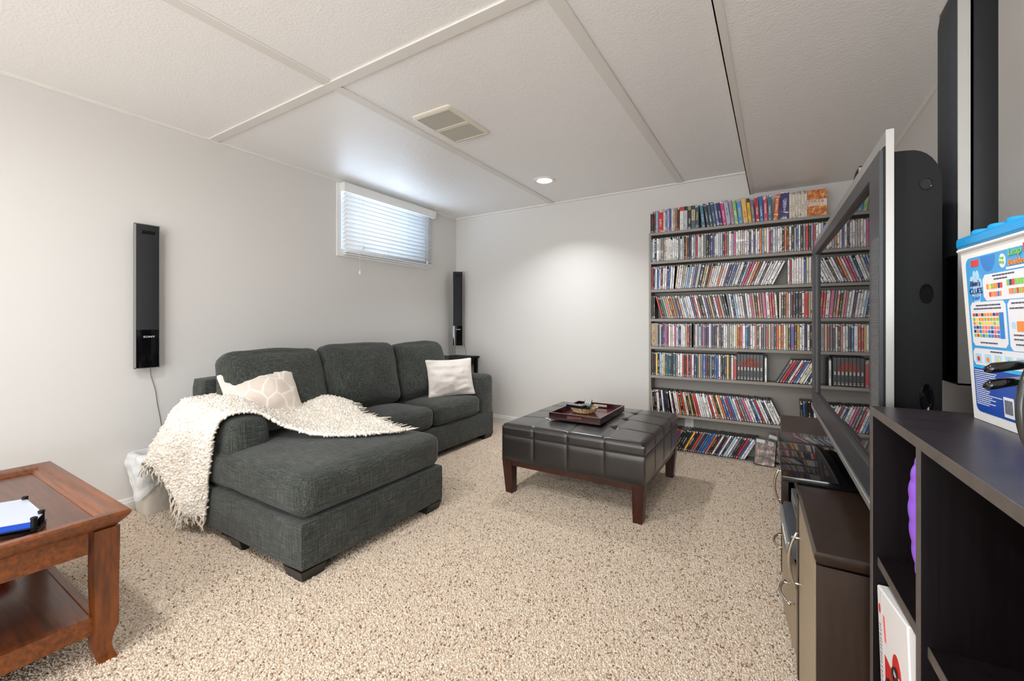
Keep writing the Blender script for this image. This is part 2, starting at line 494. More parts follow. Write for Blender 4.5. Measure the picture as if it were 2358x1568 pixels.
def rr(hx, hy, r, z, n=5):
    out = []
    for cx, cy, a0 in ((hx - r, hy - r, 0), (-hx + r, hy - r, 90), (-hx + r, -hy + r, 180), (hx - r, -hy + r, 270)):
        for k2 in range(n + 1):
            a = R(a0 + 90 * k2 / n); out.append((cx + r * math.cos(a), cy + r * math.sin(a), z))
    return out
mb.loft([rr(.140, .20, .02, 0), rr(.140, .20, .02, -.006), rr(.128, .188, .016, -.014), rr(.116, .172, .004, -.014), rr(.116, .172, .004, -.010)], False)
mb.box(-.116, .116, -.014, .014, -.0145, -.010)
mb.build('frame', m_off, v, 40)
for y0, y1 in ((-.172, -.014), (.014, .172)):
    MB().box(-.116, .116, y0, y1, -.0115, -.009).build('mesh_panel', m_mesh, v)

# ------------------------------------------------------------------ wall speakers (lettering as in the photo)
def wall_speaker(label, loc, rotz, group=None, h=.81, w_=.112, txt=True, name='wall_speaker'):
    """front faces local +x; origin at bottom back centre"""
    t = thing(name, label, 'speaker', loc, rotz, group)
    mb = MB(); mb.box(0, .042, -w_ / 2 + .012, w_ / 2 - .012, .03, h - .03, .006, 2)
    mb.build('cabinet', m_dark, t, 40)
    mb = MB()
    mb.box(.036, .060, -w_ / 2, -w_ / 2 + .004, 0, h).box(.036, .060, w_ / 2 - .004, w_ / 2, 0, h)
    mb.box(.036, .060, -w_ / 2, w_ / 2, 0, .004).box(.036, .060, -w_ / 2, w_ / 2, h - .004, h).box(.036, .042, -w_ / 2, w_ / 2, 0, h)
    mb.build('frame', m_silver, t)
    gz = h * .265
    MB().grid(lambda u, v: (.059 + .006 * (1 - (2 * u - 1) ** 2), -w_ / 2 + .004 + u * (w_ - .008), gz + .002 + v * (h - gz - .006)), 10, 12).build('grille', m_grille, t, 180)
    MB().grid(lambda u, v: (.0595 + .006 * (1 - (2 * u - 1) ** 2), -w_ / 2 + .004 + u * (w_ - .008), .004 + v * (gz - .002)), 10, 8).build('gloss_panel', m_black, t, 180)
    MB().box(.058, .0665, -w_ * .28, w_ * .28, h - .055, h - .037, .002, 1).build('port', m_black, t)
    if txt:
        text_mesh('SONY', .015, m_white, (.0662, .004, gz - .038), (PI / 2, 0, PI / 2), t, 'logo', sx=1.35)
    return t
wall_speaker('tall slim black wall speaker with silver edge left of the sofa', (LX + .004, .978, .792), 0)
cs = (LX + .085, BY - .085, .795)
wall_speaker('slim black speaker mounted across the room corner above the small dark table', cs, -PI / 4)
def cable(name, pts, rad, mat, label):
    # smooth polyline
    P = [Vector(p) for p in pts]; out = []
    for i in range(len(P) - 1):
        p0, p1, p2, p3 = P[max(i - 1, 0)], P[i], P[i + 1], P[min(i + 2, len(P) - 1)]
        for s_ in range(6):
            t = s_ / 6
            out.append(.5 * ((2 * p1) + (-p0 + p2) * t + (2 * p0 - 5 * p1 + 4 * p2 - p3) * t * t + (-p0 + 3 * p1 - 3 * p2 + p3) * t ** 3))
    out.append(P[-1])
    return tag(MB().tube(out, rad, 6).build(name, mat, None, 180), label, 'cable')
m_wire = M('grey_wire', (110, 106, 102), .5)
cable('speaker_cable', [(LX + .03, 1.0, .80), (LX + .012, 1.01, .74), (LX + .008, 1.03, .66), (LX + .006, 1.04, .58), (LX + .004, 1.06, .45), (LX + .004, 1.07, .30), (LX + .004, 1.08, .09)], .0018, m_wire, 'thin grey speaker cable hanging down the wall behind the sofa arm')
cable('speaker_cable', [(-2.94, BY - .03, .82), (-2.935, BY - .006, .74), (-2.93, BY - .005, .69)], .0016, m_wire, 'thin pale speaker cable dropping from the corner speaker to the small table')
SPX = .312
for lab, yy in (('tall black and silver front speaker standing behind the near end of the television', 1.258), ('black and silver front speaker at the far end of the television, only its top showing', 2.46)):
    t = thing('front_speaker', lab, 'speaker', (SPX, yy, .924), PI)
    h, w_ = .812, .115
    MB().box(-.058, -.022, -w_ / 2 + .002, w_ / 2 - .002, -.0, h - .004, .004, 2).build('cabinet', m_dark, t, 40)
    mb = MB(); mb.box(-.022, 0, -w_ / 2, -w_ / 2 + .004, 0, h).box(-.022, 0, w_ / 2 - .004, w_ / 2, 0, h)
    mb.box(-.022, 0, -w_ / 2, w_ / 2, 0, .004).box(-.022, 0, -w_ / 2, w_ / 2, h - .004, h).box(-.022, -.018, -w_ / 2, w_ / 2, 0, h)
    mb.build('frame', m_silver, t)
    def gf(u, v, z0, z1, e):
        bul = .011 * (1 - (2 * u - 1) ** 4)
        z = z0 + v * (z1 - z0); k2 = min(1, max(0, (h - z) / .05)); k2 = math.sin(k2 * PI / 2)
        return (-.001 + e + bul * k2, -w_ / 2 + .004 + u * (w_ - .008), z)
    MB().grid(lambda u, v: gf(u, v, .262, h - .002, 0), 14, 24).build('grille', m_grille, t, 180)
    MB().grid(lambda u, v: gf(u, v, .004, .260, .001), 14, 10).build('gloss_panel', m_black, t, 180)
    MB().box(-(BX - SPX) + .002, -.05, -.03, .03, .08, .14, .004, 1).build('wall_bracket', m_dark, t)

# ------------------------------------------------------------------ bookshelf
SHX0, SHX1, SHF = -.902, .545, 3.651
SHELVES = [1.795, 1.556, 1.322, 1.080, .850, .611, .303, .014]
bs = thing('bookshelf', 'tall grey built-in bookshelf packed with disc cases on the back wall', 'bookshelf', (0, BY, 0))
D0 = SHF - BY
MB().box(SHX0, SHX0 + .018, D0, -.002, 0, 1.79, .001, 1).build('side_panel', m_shelfgrey, bs)
MB().box(SHX1 - .018, SHX1, D0, -.002, 0, 1.79, .001, 1).build('side_panel', m_shelfgrey, bs)
MB().box(SHX0 + .018, SHX1 - .018, -.006, -.002, .014, 1.79).build('back_panel', m_shelfgrey, bs)
for i, z in enumerate(SHELVES):
    x0, x1 = (SHX0, SHX1) if i == 0 else (SHX0 + .018, SHX1 - .018)
    MB().box(x0, x1, D0 - (.002 if i == 0 else 0), -.006 if i else -.002, z - (.022 if i < 7 else .014), z, .001, 1).build('shelf', m_shelfgrey, bs)
# wall socket seen through under the sixth shelf
ow = thing('wall_outlet', 'white double wall socket below the lowest shelf board behind the ottoman', 'outlet', (-.607, BY - .0075, .212))
MB().box(-.034, .034, -.004, 0, -.056, .056, .002, 1).build('cover_plate', m_white, ow)
for dz in (-.024, .024):
    s_ = MB().lathe([(.001, .0), (.0165, 0), (.0165, -.0025), (.001, -.0025)], 0, 0, 16).build('socket', m_trim, ow, None, (0, -.004, dz), (-PI / 2, 0, 0))
    MB().box(-.0065, -.0045, -.006, .004, -.001, .0032).box(.0045, .0065, -.005, .005, -.001, .0032).build('slot', m_dark, s_)

# spine material driven by per-face attributes
sp = NT('printed_spine')
def attr(n):
    a = sp.n.new('ShaderNodeAttribute'); a.attribute_name = n; return a
aC, aA, aS = attr('base'), attr('accent'), attr('seed')
uv = sp.n.new('ShaderNodeUVMap'); sep = sp.n.new('ShaderNodeSeparateXYZ'); sp.l.new(uv.outputs[0], sep.inputs[0])
U, V, S = sep.outputs[0], sep.outputs[1], aS.outputs['Fac']
def comb(x, y, z):
    c = sp.n.new('ShaderNodeCombineXYZ')
    for i, s_ in enumerate((x, y, z)):
        if hasattr(s_, 'links'): sp.l.new(s_, c.inputs[i])
        else: c.inputs[i].default_value = s_
    return c.outputs[0]
def band(x, lo, hi):
    return sp.math('MULTIPLY', sp.math('GREATER_THAN', x, lo), sp.math('LESS_THAN', x, hi))
sd = sp.math('MULTIPLY', S, 57.0)
letters = sp.noise(comb(sp.math('MULTIPLY', U, 3.2), sp.math('MULTIPLY', V, 46), sd), 1.0, 1)
art = sp.noise(comb(sp.math('MULTIPLY', U, 1.5), sp.math('MULTIPLY', V, 12), sp.math('ADD', sd, 9.0)), 1.0, 3)
sw = sp.math('FRACT', sp.math('MULTIPLY', S, 91.7))
lo = sp.math('ADD', .2, sp.math('MULTIPLY', sw, .25)); hi = sp.math('ADD', lo, sp.math('ADD', .25, sp.math('MULTIPLY', S, .2)))
tmask = sp.math('MULTIPLY', sp.math('MULTIPLY', band(U, .3, .7), sp.math('MULTIPLY', sp.math('GREATER_THAN', V, lo), sp.math('LESS_THAN', V, hi))), sp.math('GREATER_THAN', letters, .51))
amask = sp.math('MULTIPLY', sp.math('LESS_THAN', V, sp.math('MULTIPLY', sw, .3)), sp.math('GREATER_THAN', art, .57))
amask2 = sp.math('MULTIPLY', sp.math('GREATER_THAN', V, sp.math('SUBTRACT', .97, sp.math('MULTIPLY', S, .12))), sp.math('GREATER_THAN', art, .5))
logo = sp.math('MULTIPLY', band(U, .25, .75), sp.math('ADD', band(V, .035, .06), band(V, .085, .10)))
logo = sp.math('MULTIPLY', logo, sp.math('GREATER_THAN', letters, .42))
c1 = sp.mix(amask, aC.outputs['Color'], aA.outputs['Color'])
inv = sp.n.new('ShaderNodeInvert'); sp.l.new(aC.outputs['Color'], inv.inputs[1])
c1 = sp.mix(amask2, c1, sp.mix(.5, aA.outputs['Color'], inv.outputs[0]))
c1 = sp.mix(tmask, c1, aA.outputs['Color'])
c1 = sp.mix(logo, c1, sp.mix(.75, aC.outputs['Color'], inv.outputs[0]))
edge = sp.math('MAXIMUM', sp.math('GREATER_THAN', sp.math('ABSOLUTE', sp.math('SUBTRACT', U, .5)), .42), sp.math('GREATER_THAN', sp.math('ABSOLUTE', sp.math('SUBTRACT', V, .5)), .488))
wrp = attr('wrap')
edge = sp.math('MULTIPLY', edge, sp.math('SUBTRACT', 1.0, wrp.outputs['Fac']))
c1 = sp.mix(sp.math('MULTIPLY', edge, .92), c1, (0.012, 0.012, 0.014, 1))
sp.set(c1, .36); sp.b.inputs['Coat Weight'].default_value = .08
m_spine = sp.m
m_case = M('black_case', (20, 20, 22), .3)

def case_geom(t, h, d):
    """verts, faces (spine faces first 3); local: x 0..t, y 0 (front) .. d, z 0..h; front chamfered"""
    c = min(.0018, t * .15)
    o = [(0, d), (0, c), (c, 0), (t - c, 0), (t, c), (t, d)]
    v = [(x, y, 0) for x, y in o] + [(x, y, h) for x, y in o]
    f = [(1, 2, 8, 7), (2, 3, 9, 8), (3, 4, 10, 9), (0, 1, 7, 6), (4, 5, 11, 10), (5, 0, 6, 11), (5, 4, 3, 2, 1, 0), (6, 7, 8, 9, 10, 11)]
    return v, f
def case_mesh(name, items):
    """items: list of dict(t,h,d,mat4,base,accent,seed). one mesh"""
    V_, F_, base, acc, seed, uvs, mi, wr_ = [], [], [], [], [], [], [], []
    for it in items:
        v, f = case_geom(it['t'], it['h'], it['d']); off = len(V_)
        V_ += [tuple(it['m'] @ Vector(p)) for p in v] if it.get('m') is not None else v
        for k_, fc in enumerate(f):
            F_.append(tuple(i + off for i in fc))
            spine = k_ < 3 or (it.get('wrap') and k_ < 5)
            base.append(it['base'] if spine or it.get('wrap') else (0.01, 0.01, 0.012, 1)); acc.append(it['accent']); seed.append(it['seed']); wr_.append(1.0 if it.get('wrap') else 0.0)
            mi.append(0 if spine else (2 if it.get('wrap') else 1))
            for i in fc: uvs.append((v[i][0] / it['t'], v[i][2] / it['h']))
    me = bpy.data.meshes.new(name); me.from_pydata(V_, [], F_)
    for n, dat in (('base', base), ('accent', acc)):
        a = me.attributes.new(n, 'FLOAT_COLOR', 'FACE'); a.data.foreach_set('color', [x for c_ in dat for x in c_])
    a = me.attributes.new('seed', 'FLOAT', 'FACE'); a.data.foreach_set('value', seed)
    a = me.attributes.new('wrap', 'FLOAT', 'FACE'); a.data.foreach_set('value', wr_)
    u = me.uv_layers.new(name='UVMap'); u.data.foreach_set('uv', [x for p in uvs for x in p])
    me.polygons.foreach_set('material_index', mi)
    for m in (m_spine, m_case, m_boxset): me.materials.append(m)
    me.update()
    return me
bx_ = NT('boxset_print'); _a = bx_.n.new('ShaderNodeAttribute'); _a.attribute_name = 'base'; bx_.set(_a.outputs['Color'], .35); m_boxset = bx_.m

PAL = {'white': (248, 246, 243), 'black': (30, 30, 33), 'grey': (120, 122, 124), 'red': (186, 40, 40), 'blue': (52, 92, 160), 'pale blue': (150, 186, 216),
       'orange': (212, 112, 48), 'yellow': (224, 182, 60), 'tan': (196, 172, 132), 'purple': (104, 74, 126), 'pink': (208, 84, 138), 'green': (84, 132, 84),
       'teal': (44, 96, 108), 'maroon': (98, 34, 40), 'silver': (178, 182, 186), 'navy': (36, 44, 84), 'brown': (96, 60, 42), 'cream': (222, 208, 178)}
W1 = dict(white=60, silver=12, black=10, red=7, orange=6, blue=4, **{'pale blue': 6}, grey=5, cream=6, navy=3, maroon=3, pink=2, tan=2, purple=2)
W2 = dict(white=32, black=30, grey=6, red=9, blue=6, orange=5, yellow=4, tan=5, maroon=4, navy=5, teal=3, brown=3, green=2, cream=5, purple=2, pink=2, **{'pale blue': 5})
W3 = dict(black=40, white=30, grey=6, red=7, blue=6, orange=4, yellow=4, tan=4, maroon=4, navy=5, teal=3, brown=3, cream=4, pink=2, **{'pale blue': 4})
rng = random.Random(11)
def pick(W):
    return rng.choices(list(W.keys()), list(W.values()))[0]
def ordinal(n):
    return '%d%s' % (n, 'th' if 10 <= n % 100 <= 20 else {1: 'st', 2: 'nd', 3: 'rd'}.get(n % 10, 'th'))
SHORT = ['on top', 'on second shelf', 'on third shelf', 'on fourth shelf', 'on fifth shelf', 'on sixth shelf', 'on lowest shelf', 'in floor row']
ROWNAME = ['on top of the bookshelf', 'on the second shelf from the top', 'on the third shelf from the top', 'on the fourth shelf from the top',
           'on the fifth shelf from the top', 'on the sixth shelf from the top', 'on the lowest wall shelf', 'in the floor row']
# per row: list of segments (x0, x1, lean0, lean1 in degrees; + leans right), palette
SEG = {1: [(-.882, .50, 0, 0, W1)],
       2: [(-.882, -.70, 0, 4, W1), (-.695, -.02, 6, 25, W1), (.074, .50, 0, 0, W1)],
       3: [(-.882, -.855, 0, 0, W2), (-.800, -.30, -15, -12, W2), (-.295, .02, -9, -3, W2), (.022, .50, 0, 0, W2)],
       4: [(-.882, -.56, 0, 0, W2), (-.556, .50, 0, 0, W2)],
       5: [(-.882, -.255, 0, 0, W3), (-.068, -.050, 0, 0, {'white': 1}), (.000, .30, 29, 24, W2)],
       6: [(-.880, -.72, -3, -8, W3), (-.715, .045, -9, -24, W2), (.155, .32, -2, 0, W3)],
       7: [(-.880, -.195, 27, 28, W3)]}
cases = []
for row, segs in SEG.items():
    n = 0
    for x0, x1, l0, l1, W in segs:
        x = x0; prev = None
        while x < x1 - .008:
            f = (x - x0) / max(1e-6, x1 - x0); a = R(l0 + (l1 - l0) * f)
            t = rng.choice([.0148] * 7 + [.0125, .0135, .0215, .0115]); h = rng.choice([.190] * 8 + [.187, .192])
            if W is W1 and rng.random() < .25: t, h = .0125, rng.choice([.171, .19])
            if row == 4 and x < -.84: t, h, nm = .0125, .194, 'tan'
            else: nm = pick(W)
            if row == 5 and -.775 < x < -.735: nm = 'teal'
            base = PAL[nm]; jit = rng.uniform(.95, 1.18)
            base = tuple(min(255, c_ * jit) for c_ in base)
            an = pick({k_: 1 for k_ in PAL if k_ != nm})
            if nm in ('white', 'silver', 'cream') and rng.random() < .6: an = rng.choice(['black', 'red', 'navy', 'grey', 'blue'])
            if nm in ('black', 'navy', 'maroon', 'teal', 'brown') and rng.random() < .6: an = rng.choice(['white', 'silver', 'tan', 'red', 'pale blue'])
            pitch = (t + .0005) / math.cos(a)
            if prev is not None:
                if a < 0 and prev > a: x += h * math.cos(a) * (math.tan(-a) - math.tan(max(0, -prev)))
                elif prev > 0 and a < prev: x += h * math.cos(prev) * (math.tan(prev) - math.tan(max(0, a)))
            prev = a
            dpt = .1255; yf = SHF + .0015 + rng.uniform(0, .0025)
            if a >= 0:   # pivot on the right lower corner
                m = Matrix.Translation((x + pitch, yf, SHELVES[row] + .0006)) @ Matrix.Rotation(a, 4, 'Y') @ Matrix.Translation((-t, 0, 0))
            else:
                m = Matrix.Translation((x, yf, SHELVES[row] + .0006)) @ Matrix.Rotation(a, 4, 'Y')
            n += 1
            cases.append(dict(t=t, h=h, d=dpt, m=m, base=lin(base), accent=lin(PAL[an]), seed=rng.random(), row=row, n=n, nm=nm, an=an, x=x))
            x += pitch
# nearest / largest first: projected area
def px_area(c_):
    p = c_['m'].translation; d = -p.x * math.sin(YAW) + p.y * math.cos(YAW)
    return c_['t'] * c_['h'] / d ** 2 + (.00002 if c_['row'] >= 6 else 0)
vis = [c_ for c_ in cases if c_['x'] < .235]
hid = [c_ for c_ in cases if c_['x'] >= .235]
vis.sort(key=px_area, reverse=True)
single, rest = vis[:296], vis[296:] + hid
single.sort(key=lambda c_: (c_['row'], c_['n']))
for c_ in single:
    loc = c_['m'].copy(); g2 = dict(c_); g2['m'] = None
    o = bpy.data.objects.new('disc_case', case_mesh('disc_case', [g2])); C.objects.link(o)
    o.matrix_world = loc
    r_ = c_['row']
    lean = '' if abs(loc.to_euler().y) < .1 else (', leaning right' if loc.to_euler().y > 0 else ', leaning left')
    tag(o, '%s disc case, %s print%s, %s from left %s' % (c_['nm'], c_['an'], lean, ordinal(c_['n']), SHORT[r_]), 'disc case', 'disc cases ' + ROWNAME[r_])
o = bpy.data.objects.new('disc_cases', case_mesh('disc_cases', rest)); C.objects.link(o)
tag(o, 'the remaining thinner or farther disc cases standing between the others on the bookshelf', 'disc cases', kind='stuff')

# box sets on top of the bookshelf: (x, width, height, lean, spine colour, accent, name)
BS = [(-.890, .030, .176, 0, (26, 26, 28), (150, 30, 36), 'black'), (-.859, .012, .178, 0, (50, 62, 74), (220, 60, 60), 'slate'), (-.846, .018, .180, 0, (150, 190, 214), (200, 60, 70), 'pale blue'),
      (-.827, .040, .178, 0, (196, 50, 60), (236, 214, 210), 'wide red'), (-.786, .016, .186, 0, (228, 218, 204), (208, 70, 50), 'cream'), (-.769, .013, .186, 0, (110, 130, 190), (230, 226, 224), 'lilac blue'),
      (-.754, .014, .184, 0, (200, 198, 206), (52, 52, 130), 'pale grey'), (-.739, .014, .186, 0, (44, 90, 170), (210, 60, 90), 'bright blue'), (-.723, .015, .185, 0, (226, 224, 220), (210, 90, 50), 'white and orange'),
      (-.707, .014, .183, 0, (196, 176, 170), (40, 30, 30), 'dusty pink'), (-.692, .015, .184, 0, (170, 120, 70), (60, 40, 40), 'amber'), (-.676, .014, .184, 0, (36, 24, 24), (190, 50, 40), 'black and red'),
      (-.658, .030, .186, 0, (230, 228, 224), (180, 180, 176), 'white with a red top'), (-.626, .026, .186, 0, (200, 200, 204), (150, 150, 156), 'light grey with a black top'), (-.597, .025, .185, 0, (34, 33, 40), (226, 224, 220), 'black with an olive top'),
      (-.570, .027, .185, 0, (206, 190, 150), (60, 96, 120), 'tan with a navy top'), (-.541, .027, .183, 0, (64, 66, 64), (190, 190, 184), 'charcoal'),
      (-.492, .024, .188, -6, (70, 120, 144), (190, 214, 220), 'steel blue'), (-.458, .022, .190, -8, (58, 48, 62), (190, 190, 196), 'plum black'), (-.434, .022, .190, -8, (40, 84, 100), (200, 216, 220), 'deep teal'),
      (-.410, .022, .190, -8, (60, 76, 96), (200, 190, 150), 'blue grey'), (-.386, .020, .188, -8, (100, 110, 170), (230, 230, 236), 'periwinkle'), (-.364, .021, .188, -8, (34, 38, 74), (206, 206, 214), 'dark navy'),
      (-.341, .024, .190, -8, (206, 60, 132), (250, 220, 232), 'hot pink'), (-.315, .028, .190, -8, (170, 186, 194), (80, 80, 84), 'silver grey'), (-.285, .022, .186, -7, (178, 140, 180), (110, 60, 120), 'lavender'),
      (-.261, .024, .186, -7, (146, 190, 116), (240, 240, 220), 'light green'), (-.235, .030, .190, -6, (84, 152, 204), (230, 200, 120), 'sky blue'), (-.203, .030, .190, -6, (236, 184, 100), (210, 120, 50), 'peach'),
      (-.171, .021, .184, -5, (232, 190, 50), (60, 44, 30), 'yellow with a black top'), (-.148, .021, .182, -5, (126, 104, 128), (190, 190, 200), 'mauve'), (-.123, .024, .186, -3, (180, 36, 46), (240, 210, 210), 'crimson'),
      (-.097, .024, .186, -3, (26, 106, 178), (220, 234, 244), 'cobalt'), (-.071, .024, .184, -2, (200, 66, 92), (246, 220, 224), 'rose red'), (-.046, .024, .185, -1, (64, 110, 130), (220, 220, 220), 'slate teal'),
      (-.012, .027, .186, 4, (220, 100, 50), (250, 220, 190), 'orange'), (.030, .050, .192, 1, (46, 34, 104), (226, 222, 240), 'wide dark violet')]
for x in (.084, .102, .120, .138, .156, .174):
    BS.append((x, .0172, .182 + (.003 if x > .11 else 0), 0, (226, 218, 204), (150, 112, 100), 'narrow cream'))
TOPC = {'white with a red top': (210, 44, 36), 'light grey with a black top': (24, 26, 34), 'black with an olive top': (150, 146, 96), 'tan with a navy top': (26, 50, 84), 'yellow with a black top': (40, 34, 30)}
for i, (x, t, h, le, bc, ac, nm) in enumerate(BS):
    it = dict(t=t, h=h, d=.125, base=lin(bc), accent=lin(ac), seed=rng.random(), wrap=True)
    o = bpy.data.objects.new('box_set', case_mesh('box_set', [it])); C.objects.link(o)
    a = R(le); z = SHELVES[0] + .0006; yf = SHF + .003
    o.matrix_world = (Matrix.Translation((x + t / math.cos(a), yf, z)) @ Matrix.Rotation(a, 4, 'Y') @ Matrix.Translation((-t, 0, 0))) if a >= 0 else Matrix.Translation((x, yf, z)) @ Matrix.Rotation(a, 4, 'Y')
    lab = '%s boxed disc set, %s from left on the bookshelf top' % (nm, ordinal(i + 1))
    tag(o, lab, 'box set', 'boxed disc sets on top of the bookshelf')
    mt = M('print_ink', ac, .4)
    if nm in TOPC:
        MB().box(.001, t - .001, -.0008, .0004, h * .82, h - .002).build('colour_band', M('band_ink', TOPC[nm], .4), o)
    if nm == 'tan with a navy top':
        MB().box(.001, t - .001, -.0008, .0004, .001, h * .36).build('colour_band', M('band_ink', (64, 100, 124), .4), o)
    if nm == 'wide dark violet':
        text_mesh('Charmed', .027, mt, (t * .55, -.0010, h * .5), (PI / 2, PI / 2, 0), o)
    elif nm == 'narrow cream':
        d_ = '123456'[i - len(BS) + 6]
        if d_ in '3456': text_mesh(d_, .017, m_dark, (t * .5, -.0010, h * .90), (PI / 2, 0, 0), o)
    elif nm == 'black':
        text_mesh('HOT', .024, mt, (t * .6, -.0010, h * .55), (PI / 2, PI / 2, 0), o)
    elif nm in ('crimson', 'cobalt', 'rose red', 'slate teal', 'orange'):
        text_mesh('Charmed', .0155, mt, (t * .5, -.0010, h * .45), (PI / 2, PI / 2, 0), o)
# faced-out orange box set
mk = thing('box_set', 'orange boxed disc set facing forwards at the right end on top of the bookshelf', 'box set', (.248, SHF + .02, SHELVES[0] + .0006), 0, 'boxed disc sets on top of the bookshelf')
og = NT('orange_collage'); _v = og.coord('Object')
og.set(og.ramp(og.noise(_v, 38, 3, .6), [(.38, lin((176, 84, 24))), (.52, lin((220, 130, 46))), (.64, lin((244, 206, 150)))]), .35)
MB().box(-.0575, .0575, 0, .03, 0, .184, .001, 1).build('slipcase', og.m, mk)
MB().box(-.0565, .0565, -.0008, .0004, .072, .117).build('title_band', M('title_white', (236, 228, 218), .4), mk)
text_mesh('MIKE&', .029, M('ink_red', (196, 48, 34), .4), (-.004, -.0012, .104), (PI / 2, 0, 0), mk, sx=1.12)
text_mesh('MOLLY', .026, M('ink_gold', (226, 164, 64), .4), (-.004, -.0012, .084), (PI / 2, 0, 0), mk, sx=1.12)
# black eight-disc set on the sixth shelf
bk = thing('box_set', 'black boxed set of eight slim discs with a red figure print on the sixth shelf', 'box set', (-.162, SHF + .0015, SHELVES[5] + .0006))
MB().box(-.087, .087, .0, 125e-3, 0, .0015).box(-.087, .087, .0, .125, .2035, .205).box(-.087, -.0855, 0, 125e-3, 0, .205).box(.0855, .087, 0, 125e-3, 0, .205).build('slipcase', m_case, bk)
m_ink = M('ink_rust', (150, 66, 50), .5, var=(60, .3)); m_inkw = M('ink_white', (222, 220, 216), .5)
for i in range(8):
    x = -.0845 + i * .0212
    b_ = MB().box(x, x + .0204, .004, .13, .002, .199, .001, 1).build('disc_case', m_case, bk)
    w_ = [0, .05, .085, .1, .1, .085, .05, 0][i]
    if w_:
        MB().box(x + .001, x + .0194, .0032, .0045, .105, .105 + w_ * .62).build('print', m_ink, b_)
    mb = MB(); mb.box(x + .004, x + .016, .0032, .0045, .012, .018); mb.box(x + .005, x + .015, .0032, .0045, .024, .028); mb.box(x + .006, x + .0145, .0032, .0045, .078, .102)
    mb.build('caption', m_inkw, b_)
# faced-out cases at the right end of the floor row
ph = NT('cover_photo'); _v = ph.coord('Object')
ph.set(ph.ramp(ph.noise(_v, 26, 4, .65), [(.36, lin((54, 54, 56))), (.48, lin((110, 106, 103))), (.57, lin((178, 128, 100))), (.66, lin((196, 206, 216)))]), .4)
def faced(loc, rot, lab):
    t = thing('disc_case', lab, 'disc case', loc, 0, 'disc cases facing out in the floor row'); t.rotation_euler = rot
    MB().box(0, .136, 0, .0148, 0, .19, .002, 2).build('case', m_case, t, 40)
    MB().box(.007, .131, -.0006, .0004, .005, .185).build('cover', ph.m, t)
    mb = MB(); mb.box(.008, .062, -.0010, 0, .160, .183).box(.084, .116, -.0010, 0, .152, .176); mb.build('label', m_inkw, t)
    mb = MB()
    for i in range(9): mb.box(.089 + i * .0026, .0902 + i * .0026, -.0014, -.0006, .157, .171)
    mb.build('barcode', m_dark, t)
    return t
faced((-.138, SHF - .048, .0125), (R(-12), R(4), 0), 'disc case with a group photo cover, frontmost, leaning back in the floor row')
faced((-.082, SHF + .012, .0450), (R(-10), R(12), 0), 'disc case with a white titled cover leaning directly behind the group photo case')
faced((-.005, SHF + .048, .0525), (R(-9), R(15), 0), 'rearmost faced-out disc case, mostly hidden beside the television stand')

# ------------------------------------------------------------------ sofa
SX_BACK, SX_ARM, SX_CH, SY0 = -2.872, -2.205, -1.60, 1.03
sofa = thing('sectional_sofa', 'charcoal linen sectional sofa with a chaise end against the left wall', 'sofa', (-2.4, 2.1, 0))
def S(mb, *a, **k):  # world -> sofa local
    o = mb.build(*a, **k); o.parent = sofa; o.matrix_parent_inverse = Matrix.Translation((-2.4, 2.1, 0)).inverted(); return o
m_leg = M('sofa_leg', (34, 32, 31), .4)
def rbox(x0, x1, y0, y1, z0, z1, r, n=10, puff=(0, 0, 0), wr=0, seed=0, pinch=0):
    mb = soft_box(x1 - x0, y1 - y0, z1 - z0, r, n, puff, wr, seed, 0, pinch)
    for v in mb.bm.verts: v.co += Vector(((x0 + x1) / 2, (y0 + y1) / 2, z0))
    return mb
S(rbox(SX_BACK + .01, SX_ARM + .005, SY0 + .02, 3.25, .05, .245, .012, 8), 'seat_base', m_sofa, None, 40)
S(rbox(SX_ARM - .30, SX_CH, 1.005, 1.855, .05, .247, .014, 8, wr=.002), 'chaise_base', m_sofa, None, 40)
def arm(y0, y1, name='arm'):
    # flat sided arm with a softly crowned top
    prof = []
    for k2 in range(11):
        a = PI * k2 / 10; c_ = (y0 + y1) / 2; hw = (y1 - y0) / 2
        prof.append((c_ + hw * (1 if math.cos(a) > 0 else -1) * abs(math.cos(a)) ** .45, .50 + .082 * math.sin(a) ** .6))
    ring = [(y1, .05)] + prof + [(y0, .05)]
    xs = [(SX_BACK, .03), (SX_BACK + .012, .008), (SX_BACK + .04, 0), (SX_ARM - .04, 0), (SX_ARM - .012, .008), (SX_ARM, .03)]
    rings = []
    cy = (y0 + y1) / 2
    for x, sh in xs:
        rings.append([(x, cy + (y - cy) * (1 - sh / ((y1 - y0) / 2)), z - (sh * .8 if z > .3 else 0)) for y, z in ring])
    return S(MB().loft(rings), name, m_sofa, None, 50)
arm(SY0, SY0 + .195); arm(3.065, 3.262)
S(rbox(SX_BACK, SX_BACK + .16, SY0 + .10, 3.25, .06, .735, .03, 10), 'back_frame', m_sofa, None, 40)
S(rbox(-2.62, SX_CH - .002, 1.012, 1.850, .248, .425, .05, 18, (.006, .008, .022), .004, 3), 'chaise_cushion', m_sofa, None, 180)
S(rbox(-2.73, SX_ARM + .012, 1.868, 2.452, .248, .405, .045, 14, (.012, .004, .030), .005, 5), 'seat_cushion', m_sofa, None, 180)
S(rbox(-2.73, SX_ARM + .010, 2.458, 3.060, .248, .405, .045, 14, (.010, .004, .026), .005, 8), 'seat_cushion', m_sofa, None, 180)
